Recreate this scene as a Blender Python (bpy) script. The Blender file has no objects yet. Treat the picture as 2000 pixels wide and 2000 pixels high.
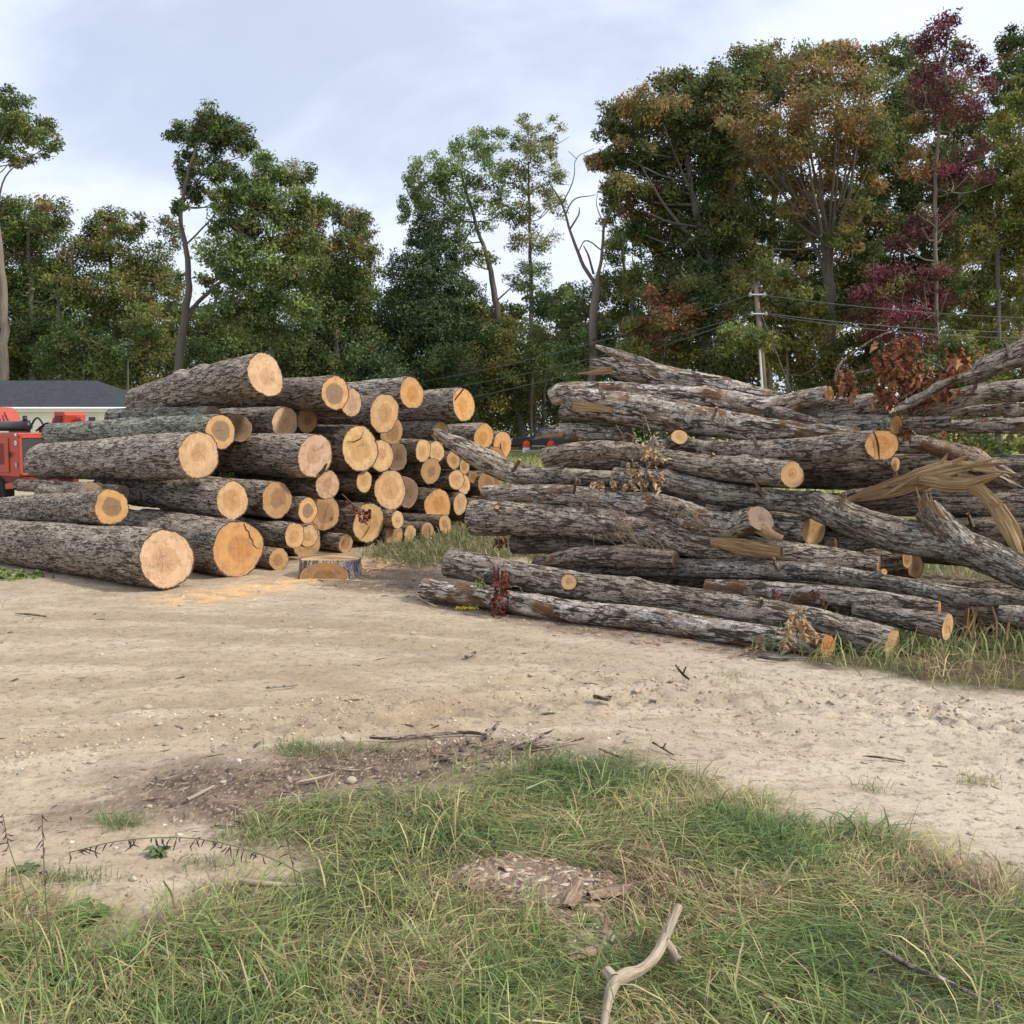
import bpy, math, random
import numpy as np
from mathutils import Vector, Euler

# ------------------------------------------------------------------ camera, sky, sun, exposure
sc = bpy.context.scene
CAMZ = 1.6
PITCH = math.atan(162 / 2000)
cam = bpy.data.cameras.new('camera')
cam.sensor_width = 36; cam.lens = 36; cam.clip_start = 0.05; cam.clip_end = 3000
cam_ob = bpy.data.objects.new('camera', cam)
sc.collection.objects.link(cam_ob)
cam_ob.location = (0, 0, CAMZ)
cam_ob.rotation_euler = (math.pi / 2 - PITCH, 0, 0)
sc.camera = cam_ob

SUN_EL, SUN_AZ = 42, 108          # azimuth measured clockwise from +Y (the view direction)
world = bpy.data.worlds.new('World'); sc.world = world; world.use_nodes = True
wn, wl = world.node_tree.nodes, world.node_tree.links
wn.clear()
w_out = wn.new('ShaderNodeOutputWorld'); w_bg = wn.new('ShaderNodeBackground')
w_sky = wn.new('ShaderNodeTexSky'); w_sky.sky_type = 'NISHITA'; w_sky.sun_disc = False
w_sky.sun_elevation = math.radians(SUN_EL); w_sky.sun_rotation = math.radians(SUN_AZ)
w_sky.air_density = 1.0; w_sky.dust_density = 1.0
w_tc = wn.new('ShaderNodeTexCoord'); w_sep = wn.new('ShaderNodeSeparateXYZ')
wl.new(w_tc.outputs['Generated'], w_sep.inputs[0])
def wmath(op, a, b=None):
    n = wn.new('ShaderNodeMath'); n.operation = op
    for i, v in enumerate((a, b)):
        if v is None: continue
        if isinstance(v, (int, float)): n.inputs[i].default_value = v
        else: wl.new(v, n.inputs[i])
    return n.outputs[0]
zz = wmath('ADD', wmath('MAXIMUM', w_sep.outputs[2], 0.0), 0.22)
cx_ = wmath('DIVIDE', w_sep.outputs[0], zz); cy_ = wmath('DIVIDE', w_sep.outputs[1], zz)
w_comb = wn.new('ShaderNodeCombineXYZ'); wl.new(cx_, w_comb.inputs[0]); wl.new(cy_, w_comb.inputs[1])
w_map = wn.new('ShaderNodeMapping'); wl.new(w_comb.outputs[0], w_map.inputs[0])
w_map.inputs['Location'].default_value = (3.1, 1.3, 0); w_map.inputs['Rotation'].default_value = (0, 0, 0.5); w_map.inputs['Scale'].default_value = (0.95, 1.05, 1)
w_n = wn.new('ShaderNodeTexNoise'); wl.new(w_map.outputs[0], w_n.inputs['Vector'])
w_n.inputs['Scale'].default_value = 1.3; w_n.inputs['Detail'].default_value = 7; w_n.inputs['Roughness'].default_value = 0.55; w_n.inputs['Distortion'].default_value = 0.4
w_r = wn.new('ShaderNodeMapRange'); w_r.interpolation_type = 'SMOOTHSTEP'; wl.new(w_n.outputs[0], w_r.inputs[0])
w_r.inputs[1].default_value = 0.34; w_r.inputs[2].default_value = 0.58; w_r.inputs[3].default_value = 0.58; w_r.inputs[4].default_value = 1.0
w_scale = wn.new('ShaderNodeVectorMath'); w_scale.operation = 'SCALE'; wl.new(w_sky.outputs[0], w_scale.inputs[0]); w_scale.inputs['Scale'].default_value = 0.10
w_n2 = wn.new('ShaderNodeTexNoise'); wl.new(w_map.outputs[0], w_n2.inputs['Vector']); w_n2.inputs['Scale'].default_value = 2.6; w_n2.inputs['Detail'].default_value = 6
w_cl = wn.new('ShaderNodeMix'); w_cl.data_type = 'RGBA'; wl.new(w_n2.outputs[0], w_cl.inputs[0])
w_cl.inputs[6].default_value = (0.66, 0.74, 0.94, 1); w_cl.inputs[7].default_value = (0.88, 0.93, 1.05, 1)
w_mix = wn.new('ShaderNodeMix'); w_mix.data_type = 'RGBA'
wl.new(w_r.outputs[0], w_mix.inputs[0]); wl.new(w_scale.outputs[0], w_mix.inputs[6]); wl.new(w_cl.outputs[2], w_mix.inputs[7])
wl.new(w_mix.outputs[2], w_bg.inputs[0]); w_bg.inputs[1].default_value = 1.0
wl.new(w_bg.outputs[0], w_out.inputs[0])

sun = bpy.data.lights.new('sun', 'SUN'); sun.energy = 3.1; sun.angle = math.radians(7); sun.color = (1.0, 0.93, 0.82)
sun_ob = bpy.data.objects.new('sun', sun); sc.collection.objects.link(sun_ob)
az, el = math.radians(SUN_AZ), math.radians(SUN_EL)
to_sun = Vector((math.sin(az) * math.cos(el), math.cos(az) * math.cos(el), math.sin(el)))
sun_ob.rotation_euler = (-to_sun).to_track_quat('-Z', 'Y').to_euler()
sun_ob.location = (8, -8, 20)

sc.view_settings.view_transform = 'Standard'; sc.view_settings.look = 'None'
sc.view_settings.exposure = 0.28; sc.view_settings.gamma = 1.0; sc.view_settings.use_curve_mapping = False
sc.render.engine = 'CYCLES'
sc.cycles.use_denoising = True
try: sc.cycles.denoiser = 'OPENIMAGEDENOISE'
except Exception: pass
sc.cycles.max_bounces = 5; sc.cycles.diffuse_bounces = 3; sc.cycles.glossy_bounces = 2; sc.cycles.transmission_bounces = 2; sc.cycles.transparent_max_bounces = 4
sc.cycles.use_adaptive_sampling = False
sc.cycles.caustics_reflective = False; sc.cycles.caustics_refractive = False

rng = np.random.default_rng(11); random.seed(5)

# ------------------------------------------------------------------ helpers
_ct, _st = math.cos(PITCH), math.sin(PITCH)
def P(px, py, d):
    """point of the place seen at photo position (px, py), d metres ahead of the camera"""
    u = (px - 1000) / 2000; v = (1000 - py) / 2000
    dy = _ct + v * _st; dz = -_st + v * _ct
    return np.array([u * d / dy, d, CAMZ + dz * d / dy])
def G(px, py, z=0.0):
    """point on the ground seen at (px, py)"""
    v = (1000 - py) / 2000; dy = _ct + v * _st; dz = -_st + v * _ct
    return P(px, py, (z - CAMZ) / dz * dy)
def R_of(hpx, d): return hpx / 2000 * d

_perm = np.random.default_rng(3).permutation(256); _perm = np.concatenate([_perm, _perm, _perm])
_grad = np.random.default_rng(4).normal(size=(256, 3)); _grad /= np.linalg.norm(_grad, axis=1)[:, None]
def perlin(p):
    p = np.asarray(p, float); i = np.floor(p).astype(int); f = p - i; i &= 255
    u = f * f * f * (f * (f * 6 - 15) + 10); out = 0
    for dx in (0, 1):
        for dy in (0, 1):
            for dz in (0, 1):
                h = _perm[_perm[_perm[i[..., 0] + dx] + i[..., 1] + dy] + i[..., 2] + dz] & 255
                g = _grad[h]; w = (u[..., 0] if dx else 1 - u[..., 0]) * (u[..., 1] if dy else 1 - u[..., 1]) * (u[..., 2] if dz else 1 - u[..., 2])
                out = out + w * (g[..., 0] * (f[..., 0] - dx) + g[..., 1] * (f[..., 1] - dy) + g[..., 2] * (f[..., 2] - dz))
    return out
def fbm(p, o=3):
    a, s, t = 1.0, 1.0, 0
    for k in range(o): t = t + a * perlin(p * s + 17.3 * k); a *= .5; s *= 2.03
    return t

def np_mesh(name, verts, quads=None, tris=None, attrs=None, smooth=True, mats=()):
    me = bpy.data.meshes.new(name)
    verts = np.asarray(verts, np.float32)
    nq = 0 if quads is None else len(quads); nt = 0 if tris is None else len(tris)
    idx = np.concatenate([np.asarray(a, np.int32).ravel() for a in (quads, tris) if a is not None and len(a)])
    me.vertices.add(len(verts)); me.vertices.foreach_set('co', verts.ravel())
    me.loops.add(len(idx)); me.loops.foreach_set('vertex_index', idx)
    me.polygons.add(nq + nt)
    st = np.concatenate([np.arange(nq) * 4, nq * 4 + np.arange(nt) * 3]).astype(np.int32)
    me.polygons.foreach_set('loop_start', st)
    me.polygons.foreach_set('use_smooth', np.full(nq + nt, smooth, bool))
    for k, (ty, arr) in (attrs or {}).items():
        a = me.attributes.new(k, ty, 'POINT')
        key = {'FLOAT_VECTOR': 'vector', 'FLOAT_COLOR': 'color', 'FLOAT': 'value'}[ty]
        a.data.foreach_set(key, np.asarray(arr, np.float32).ravel())
    me.update(calc_edges=True); me.validate()
    for m in mats: me.materials.append(m)
    return me

def link(name, data, parent=None, loc=None):
    o = bpy.data.objects.new(name, data); sc.collection.objects.link(o)
    if parent is not None: o.parent = parent
    if loc is not None: o.location = loc
    return o
def tag(o, label, cat=None, group=None, kind=None):
    if label: o['label'] = label
    if cat: o['category'] = cat
    if group: o['group'] = group
    if kind: o['kind'] = kind
    return o
def empty(name, loc, rz=0):
    o = bpy.data.objects.new(name, None); sc.collection.objects.link(o); o.location = loc; o.rotation_euler = (0, 0, rz); return o

class MB:
    """collects boxes, prisms, tubes; build() links them as one mesh object"""
    def __init__(s): s.v = []; s.f = []
    def add(s, vs, fs):
        b = len(s.v); s.v += [tuple(map(float, v)) for v in vs]; s.f += [tuple(b + i for i in f) for f in fs]; return s
    def box(s, c, size, rot=None):
        hx, hy, hz = (x / 2 for x in size); vs = [Vector((x, y, z)) for x in (-hx, hx) for y in (-hy, hy) for z in (-hz, hz)]
        if rot: 
            m = Euler(rot).to_matrix(); vs = [m @ v for v in vs]
        return s.add([v + Vector(c) for v in vs], [(0, 1, 3, 2), (4, 6, 7, 5), (0, 4, 5, 1), (2, 3, 7, 6), (0, 2, 6, 4), (1, 5, 7, 3)])
    def prism(s, prof, y0, y1):      # prof in (x, z), extruded along y
        n = len(prof); vs = [(x, y0, z) for x, z in prof] + [(x, y1, z) for x, z in prof]
        return s.add(vs, [tuple(range(n)), tuple(range(2 * n - 1, n - 1, -1))] + [((i + 1) % n, i, n + i, n + (i + 1) % n) for i in range(n)])
    def tube(s, pts, rad, n=8, cap=True):
        vs, qs, ring0, ring1 = tube_arrays(pts, rad, n)
        fs = [tuple(q) for q in qs]
        if cap: fs += [tuple(ring0[::-1]), tuple(ring1)]
        return s.add(vs, fs)
    def build(s, name, mat, parent=None, loc=None, smooth=False, bevel=0):
        me = bpy.data.meshes.new(name); me.from_pydata(s.v, [], s.f); me.update()
        if smooth: me.polygons.foreach_set('use_smooth', [True] * len(me.polygons))
        me.materials.append(mat); o = link(name, me, parent, loc)
        if bevel:
            b = o.modifiers.new('bevel', 'BEVEL'); b.width = bevel; b.segments = 2; b.limit_method = 'ANGLE'
        return o

def frames(pts):
    pts = np.asarray(pts, float); t = np.gradient(pts, axis=0); t /= np.linalg.norm(t, axis=1)[:, None]
    up = np.array([0, 0, 1.0]) if abs(t[0, 2]) < .9 else np.array([0, 1.0, 0])
    a = np.cross(up, t[0]); a /= np.linalg.norm(a); A = [a]
    for i in range(1, len(pts)):
        a = A[-1] - t[i] * (A[-1] @ t[i]); A.append(a / np.linalg.norm(a))
    A = np.array(A); B = np.cross(t, A); return t, A, B
def tube_arrays(pts, rad, n=8):
    pts = np.asarray(pts, float); rad = np.broadcast_to(np.asarray(rad, float), (len(pts),))
    t, A, B = frames(pts); th = np.arange(n) / n * 2 * np.pi
    v = pts[:, None] + rad[:, None, None] * (np.cos(th)[None, :, None] * A[:, None] + np.sin(th)[None, :, None] * B[:, None])
    m = len(pts); i = np.arange(m - 1)[:, None] * n; j = np.arange(n)[None]; j2 = (j + 1) % n
    q = np.stack([i + j, i + j2, i + n + j2, i + n + j], -1).reshape(-1, 4)
    return v.reshape(-1, 3), q, list(range(n)), list(range((m - 1) * n, m * n))
def spline(ctrl, n):
    """Catmull-Rom through ctrl rows (any columns), n samples spread by length"""
    c = np.asarray(ctrl, float)
    if len(c) == 2: s = np.linspace(0, 1, n)[:, None]; return c[0] * (1 - s) + c[1] * s
    e = np.vstack([2 * c[0] - c[1], c, 2 * c[-1] - c[-2]]); out = []
    for i in range(len(c) - 1):
        p0, p1, p2, p3 = e[i:i + 4]; u = np.linspace(0, 1, 24, endpoint=False)[:, None]
        out.append(.5 * (2 * p1 + (p2 - p0) * u + (2 * p0 - 5 * p1 + 4 * p2 - p3) * u ** 2 + (3 * p1 - p0 - 3 * p2 + p3) * u ** 3))
    o = np.vstack(out + [c[-1:]]); L = np.concatenate([[0], np.cumsum(np.linalg.norm(np.diff(o[:, :3], axis=0), axis=1))])
    s = np.linspace(0, L[-1], n); return np.stack([np.interp(s, L, o[:, k]) for k in range(o.shape[1])], 1)

# ------------------------------------------------------------------ materials
class NT:
    def __init__(s, name):
        s.m = bpy.data.materials.new(name); s.m.use_nodes = True; s.t = s.m.node_tree; s.n = s.t.nodes; s.n.clear(); s.l = s.t.links
        s.out = s.n.new('ShaderNodeOutputMaterial')
    def _in(s, sock, v):
        if isinstance(v, bpy.types.NodeSocket): s.l.new(v, sock)
        elif v is not None:
            if isinstance(v, tuple) and len(v) == 3 and sock.type == 'RGBA': v = v + (1,)
            sock.default_value = v
    def math(s, op, a, b=None, c=None, clamp=False):
        n = s.n.new('ShaderNodeMath'); n.operation = op; n.use_clamp = clamp
        for i, v in enumerate((a, b, c)): s._in(n.inputs[i], v)
        return n.outputs[0]
    def vmath(s, op, a, b=None, scale=None):
        n = s.n.new('ShaderNodeVectorMath'); n.operation = op; s._in(n.inputs[0], a); s._in(n.inputs[1], b)
        if scale is not None: s._in(n.inputs['Scale'], scale)
        return n.outputs['Value'] if op in ('LENGTH', 'DOT_PRODUCT') else n.outputs[0]
    def mix(s, f, a, b, mode='MIX'):
        n = s.n.new('ShaderNodeMix'); n.data_type = 'RGBA'; n.blend_type = mode; s._in(n.inputs[0], f); s._in(n.inputs[6], a); s._in(n.inputs[7], b); return n.outputs[2]
    def rng(s, v, a, b, c=0.0, d=1.0, smooth=True):
        n = s.n.new('ShaderNodeMapRange'); n.interpolation_type = 'SMOOTHSTEP' if smooth else 'LINEAR'
        for i, x in enumerate((v, a, b, c, d)): s._in(n.inputs[i], x)
        return n.outputs[0]
    def noise(s, vec, scale, detail=3, rough=.5, dist=0.0, w=None, out=0):
        n = s.n.new('ShaderNodeTexNoise')
        if w is not None: n.noise_dimensions = '4D' if vec is not None else '1D'; s._in(n.inputs['W'], w)
        if vec is not None: s._in(n.inputs['Vector'], vec)
        s._in(n.inputs['Scale'], scale); n.inputs['Detail'].default_value = detail; n.inputs['Roughness'].default_value = rough; n.inputs['Distortion'].default_value = dist
        return n.outputs[out]
    def vor(s, vec, scale, feature='F1', out='Distance', rand=1.0):
        n = s.n.new('ShaderNodeTexVoronoi'); n.feature = feature; s._in(n.inputs['Vector'], vec); s._in(n.inputs['Scale'], scale); n.inputs['Randomness'].default_value = rand
        return n.outputs[out]
    def attr(s, name, kind='GEOMETRY', out='Vector'):
        n = s.n.new('ShaderNodeAttribute'); n.attribute_name = name; n.attribute_type = kind; return n.outputs[out]
    def obj(s, name, out='Fac'): return s.attr(name, 'OBJECT', out)
    def mapping(s, v, scale=(1, 1, 1), loc=(0, 0, 0), rot=(0, 0, 0)):
        n = s.n.new('ShaderNodeMapping'); s._in(n.inputs[0], v); n.inputs['Scale'].default_value = scale; n.inputs['Location'].default_value = loc; n.inputs['Rotation'].default_value = rot; return n.outputs[0]
    def sep(s, v):
        n = s.n.new('ShaderNodeSeparateXYZ'); s._in(n.inputs[0], v); return n.outputs
    def tc(s, out='Object'): return s.n.new('ShaderNodeTexCoord').outputs[out]
    def bump(s, h, strength=.5, dist=.01):
        n = s.n.new('ShaderNodeBump'); s._in(n.inputs['Height'], h); s._in(n.inputs['Strength'], strength); s._in(n.inputs['Distance'], dist); return n.outputs[0]
    def bsdf(s, col, rough=.8, normal=None, spec=.2, metal=0.0, trans=0.0, **kw):
        n = s.n.new('ShaderNodeBsdfPrincipled'); s._in(n.inputs['Base Color'], col); s._in(n.inputs['Roughness'], rough); s._in(n.inputs['Specular IOR Level'], spec); s._in(n.inputs['Metallic'], metal)
        if normal is not None: s._in(n.inputs['Normal'], normal)
        if kw.get('coat'): n.inputs['Coat Weight'].default_value = kw['coat']
        r = n.outputs[0]
        if trans:
            t = s.n.new('ShaderNodeBsdfTranslucent'); s._in(t.inputs[0], col); mx = s.n.new('ShaderNodeMixShader'); mx.inputs[0].default_value = trans
            s.l.new(r, mx.inputs[1]); s.l.new(t.outputs[0], mx.inputs[2]); r = mx.outputs[0]
        s.l.new(r, s.out.inputs[0]); return s.m

def mat_bark():
    t = NT('bark'); co0 = t.attr('bark_co')
    wob = t.vmath('SCALE', t.vmath('SUBTRACT', t.noise(t.mapping(co0, (1, 1, .45)), 13.0, 3, out=1), (.5, .5, .5)), scale=.022)
    co = t.vmath('ADD', co0, wob)
    plate = t.obj('plate'); bare = t.obj('bare'); lich = t.obj('lichen'); tint = t.obj('tint', 'Color')
    gate = t.noise(co0, 7, 3); wid = t.math('ADD', .022, t.math('MULTIPLY', t.rng(gate, .3, .7), .048))
    r1 = t.math('ABSOLUTE', t.math('SUBTRACT', t.noise(t.mapping(co, (1, 1, .15)), t.math('MULTIPLY', plate, .72), 3, .55), .5))
    r2 = t.math('ABSOLUTE', t.math('SUBTRACT', t.noise(t.mapping(co, (1, 1, .22), (3, 5, 1)), t.math('MULTIPLY', plate, 1.25), 3, .6), .5))
    r3 = t.math('ABSOLUTE', t.math('SUBTRACT', t.noise(t.mapping(co, (.5, .5, 1), (9, 2, 6)), t.math('MULTIPLY', plate, .5), 3, .6), .5))
    crack = t.math('MULTIPLY', t.rng(r1, t.math('MULTIPLY', wid, .25), wid), t.rng(r2, 0.0, t.math('MULTIPLY', wid, .55), .25, 1))
    crack = t.math('MULTIPLY', crack, t.rng(r3, 0.0, .016, .35, 1))
    fine = t.noise(t.mapping(co, (1, 1, .22)), 90, 5, .65)
    low = t.noise(t.mapping(co0, (1, 1, .35)), 5, 4, .6)
    mid = t.noise(t.mapping(co0, (1, 1, .3)), 22, 4, .6)
    ridge = t.mix(t.rng(low, .3, .7), (.25, .20, .155), (.475, .42, .355))
    ridge = t.mix(t.rng(mid, .35, .75, 0, .7), ridge, (.57, .52, .46))
    fk = t.noise(t.mapping(co, (1, 1, .33), (2, 8, 5)), 17, 6, .72); fl = t.rng(fk, .49, .525)
    ridge = t.mix(t.math('MULTIPLY', fl, t.rng(bare, .1, .6, .12, .62)), ridge, (.72, .68, .625))
    ridge = t.mix(1.0, ridge, tint, 'MULTIPLY')
    ridge = t.mix(1.0, ridge, t.mix(fine, (.50, .49, .47), (1.30, 1.30, 1.30)), 'MULTIPLY')
    col = t.mix(crack, (.062, .048, .037), ridge)
    # places where the bark has flaked off down to red-brown inner bark
    bn = t.noise(t.mapping(co0, (1, 1, .4), (7, 2, 4)), 7, 5, .62, .6)
    th = t.math('SUBTRACT', .735, t.math('MULTIPLY', bare, .27))
    bm = t.rng(bn, th, t.math('ADD', th, .035))
    inner = t.mix(t.noise(t.mapping(co, (1, 1, .06)), 70, 4), (.085, .042, .024), (.30, .165, .085))
    inner = t.mix(t.rng(t.noise(co0, 3.2, 2), .45, .62), inner, t.mix(fine, (.27, .20, .135), (.46, .35, .235)))
    col = t.mix(bm, col, inner)
    ln = t.noise(t.vmath('ADD', co0, (4.0, 9.0, 2.0)), 26, 5, .7); l2 = t.noise(co0, 3.5, 2)
    lm = t.math('MULTIPLY', t.rng(t.math('ADD', ln, t.math('MULTIPLY', l2, .5)), t.math('SUBTRACT', 1.06, t.math('MULTIPLY', lich, .36)), t.math('SUBTRACT', 1.12, t.math('MULTIPLY', lich, .36))), t.rng(crack, .2, .7, .3, 1))
    col = t.mix(lm, col, t.mix(fine, (.33, .345, .28), (.58, .585, .51)))
    h = t.math('ADD', t.math('MULTIPLY', crack, .75), t.math('MULTIPLY', fine, .4))
    h = t.math('SUBTRACT', t.math('ADD', h, t.math('MULTIPLY', fl, t.math('MULTIPLY', bare, .5))), t.math('MULTIPLY', bm, .55))
    return t.bsdf(col, .9, t.bump(h, .9, .016), .15)

def mat_face():
    t = NT('cut_wood'); fc = t.attr('face_co'); rr = t.attr('face_r', out='Fac'); seed = t.obj('seed')
    sap = t.obj('sap', 'Color'); heart = t.obj('heart', 'Color'); hs = t.obj('heart_size'); stain = t.obj('stain')
    off = t.vmath('MULTIPLY', t.vmath('ADD', (0, 0, 0), seed), (1.0, 1.7, 2.3)); fo = t.vmath('ADD', fc, off)
    nz = t.noise(fo, 9, 3); wob = t.math('MULTIPLY', t.math('SUBTRACT', nz, .5), .10)
    dist = t.math('ADD', t.vmath('LENGTH', fc), wob)
    rel = t.math('ADD', rr, t.math('MULTIPLY', t.math('SUBTRACT', t.noise(fo, 6, 3), .5), .35))
    rings = t.math('ADD', t.math('MULTIPLY', t.math('SINE', t.math('MULTIPLY', dist, 420)), .25), t.noise(None, 75, 3, .7, w=t.math('ADD', dist, seed)))
    col = t.mix(t.rng(rel, t.math('SUBTRACT', hs, .07), t.math('ADD', hs, .05)), heart, sap)
    col = t.mix(1.0, col, t.mix(t.rng(rings, .3, .9), (.80, .76, .70), (1.08, 1.08, 1.08)), 'MULTIPLY')
    saw = t.noise(t.mapping(fo, (1, .06, 1), rot=(0, 0, .5)), 60, 4, .6)
    col = t.mix(1.0, col, t.mix(saw, (.70, .67, .62), (1.24, 1.23, 1.20)), 'MULTIPLY')
    blot = t.noise(fo, 7, 5, .65)
    col = t.mix(t.rng(blot, .38, .62, .55, 0), col, t.mix(.5, col, (.36, .17, .06)))
    col = t.mix(t.math('MULTIPLY', t.rng(t.noise(t.vmath('ADD', fo, (5, 1, 3)), 11, 5, .7), .52, .66), stain), col, (.16, .125, .10))
    s = t.sep(fc); ang = t.math('ARCTAN2', s[1], s[0])
    an = t.noise(None, 1.1, 2, .5, w=t.math('ADD', t.math('ADD', ang, t.math('MULTIPLY', dist, .5)), t.math('MULTIPLY', seed, 7)))
    chk = t.math('MULTIPLY', t.rng(t.math('ABSOLUTE', t.math('SUBTRACT', an, .5)), .002, .011, 1, 0), t.rng(rr, .12, .6, 1, 0))
    col = t.mix(t.math('MULTIPLY', chk, .7), col, (.13, .07, .035))
    grime = t.math('MULTIPLY', t.rng(rr, .55, .95), t.rng(t.noise(fo, 16, 5, .7), .45, .7)); col = t.mix(t.math('MULTIPLY', grime, .7), col, (.25, .17, .11))
    col = t.mix(t.rng(rr, .90, .935), col, t.mix(.55, col, (.50, .30, .15)))
    col = t.mix(t.rng(rr, .945, .965), col, (.085, .058, .042))
    h = t.math('ADD', t.math('MULTIPLY', saw, .7), t.math('MULTIPLY', rings, .2)); h = t.math('SUBTRACT', h, chk)
    return t.bsdf(col, .75, t.bump(h, .5, .004), .2)

def mat_torn():
    t = NT('torn_wood'); co = t.attr('bark_co')
    f = t.noise(t.mapping(co, (1, 1, .05)), 85, 5, .7); l = t.noise(co, 5, 3)
    col = t.mix(t.rng(f, .3, .7), (.115, .062, .028), (.54, .38, .19)); col = t.mix(t.rng(l, .42, .66), col, (.30, .19, .095))
    return t.bsdf(col, .8, t.bump(f, .9, .012), .2)

def mat_leaf(name, trans=.3, rough=.55):
    t = NT(name); return t.bsdf(t.attr('tint', out='Color'), rough, None, .25, trans=trans)

def mat_plain(name, col, rough=.6, var=.15, scale=8, metal=0.0, spec=.3, bump=0.0, coat=0.0):
    t = NT(name); n = t.noise(t.tc(), scale, 5, .6)
    c = t.mix(n, tuple(x * (1 - var) for x in col), tuple(min(1, x * (1 + var)) for x in col))
    return t.bsdf(c, rough, t.bump(n, bump, .01) if bump else None, spec, metal, coat=coat)
def mat_drift():
    t = NT('bleached_wood'); co = t.attr('bark_co'); f = t.noise(t.mapping(co, (1, 1, .06)), 120, 5, .7); l = t.noise(co, 9, 4)
    c = t.mix(t.rng(f, .3, .7), (.21, .155, .105), (.53, .44, .325)); c = t.mix(t.rng(l, .45, .65, 0, .75), c, (.30, .25, .20)); return t.bsdf(c, .8, t.bump(f, .6, .004), .2)
DRIFT = mat_drift()
t = NT('crack_dark'); CRACK = t.bsdf((.035, .022, .014), .9)
def mat_rot():
    t = NT('rotten_wood'); co = t.attr('bark_co'); f = t.noise(t.mapping(co, (1, 1, .08)), 90, 5, .7); l = t.noise(co, 14, 4)
    c = t.mix(t.rng(f, .3, .7), (.13, .085, .06), (.40, .29, .215)); c = t.mix(t.rng(l, .5, .7, 0, .7), c, (.25, .15, .10)); return t.bsdf(c, .9, t.bump(f, .8, .006), .1)
ROTM = mat_rot()
BARK = mat_bark(); FACE = mat_face(); TORN = mat_torn()
LEAF = mat_leaf('foliage', .35); GRASS = mat_leaf('grass_blade', .3, .5); DEADLEAF = mat_leaf('dead_leaf', .15, .7)

# ------------------------------------------------------------------ ground: one sheet with ruts, zones of dirt, mulch, sawdust, grass soil
def axis_samples(lo, hi, flo, fhi, step, n_out):
    core = np.arange(flo, fhi, step); g = np.geomspace(step, 1, n_out)
    def out(span): 
        s = np.geomspace(step * 1.2, span, n_out); return s
    return np.unique(np.concatenate([flo - out(flo - lo)[::-1], core, fhi + out(hi - fhi)]))
def poly_px(pts): return np.array([G(x, y)[:2] for x, y in pts])
def sdf_poly(p, poly):
    """signed distance, positive inside"""
    d = np.full(len(p), 1e9); ins = np.zeros(len(p), bool); n = len(poly)
    for i in range(n):
        a, b = poly[i], poly[(i + 1) % n]; e = b - a; w = p - a
        t = np.clip((w @ e) / max(e @ e, 1e-9), 0, 1); d = np.minimum(d, np.linalg.norm(w - t[:, None] * e, axis=1))
        c = ((a[1] > p[:, 1]) != (b[1] > p[:, 1])) & (p[:, 0] < (b[0] - a[0]) * (p[:, 1] - a[1]) / (b[1] - a[1] + 1e-12) + a[0]); ins ^= c
    return np.where(ins, d, -d)
def dist_line(p, line):
    d = np.full(len(p), 1e9); s = np.zeros(len(p)); sg = np.zeros(len(p)); acc = 0
    for a, b in zip(line[:-1], line[1:]):
        e = b - a; L = np.linalg.norm(e); w = p - a; t = np.clip((w @ e) / (L * L), 0, 1); q = w - t[:, None] * e; dd = np.linalg.norm(q, axis=1)
        m = dd < d; d[m] = dd[m]; s[m] = (acc + t * L)[m]; sg[m] = np.sign(e[0] * w[:, 1] - e[1] * w[:, 0])[m]; acc += L
    return d * sg, s
FG = poly_px([(-500, 1730), (-200, 1750), (0, 1765), (200, 1810), (330, 1800), (430, 1765), (560, 1730), (630, 1680), (560, 1640), (545, 1605), (650, 1560), (760, 1550), (870, 1530), (960, 1495), (1100, 1485), (1250, 1515),
              (1420, 1555), (1560, 1605), (1700, 1625), (1850, 1675), (2000, 1730), (2300, 1830), (2700, 2700), (-900, 2700)])
ROT = poly_px([(860, 1745), (900, 1705), (1000, 1685), (1100, 1690), (1215, 1715), (1230, 1745), (1150, 1765), (1120, 1790), (1240, 1830), (1150, 1870), (1090, 1840), (1060, 1790), (960, 1765)])
MUL = poly_px([(60, 1600), (260, 1515), (560, 1465), (760, 1445), (1000, 1440), (1130, 1450), (1240, 1485), (1330, 1520), (1200, 1510), (1060, 1510), (960, 1510), (860, 1545), (640, 1570), (520, 1630), (300, 1600)])
MUL2 = poly_px([(640, 1150), (600, 1120), (760, 1090), (900, 1060), (960, 1100), (850, 1150), (900, 1195), (1100, 1235), (1300, 1270), (1250, 1250), (1500, 1290), (1640, 1310), (1500, 1270), (1200, 1220), (900, 1190), (780, 1165)])
SAW = poly_px([(300, 1165), (420, 1150), (560, 1128), (740, 1085), (820, 1075), (760, 1110), (600, 1140), (480, 1170), (330, 1185)])
BET = poly_px([(715, 1085), (760, 1050), (840, 1030), (940, 1020), (1010, 1050), (1010, 1090), (900, 1100), (820, 1110)])
RGT = poly_px([(1560, 1292), (1660, 1310), (1800, 1335), (1900, 1345), (2000, 1352), (2700, 1420), (2700, 960), (1000, 960), (1010, 1085), (1200, 1160)])
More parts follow.
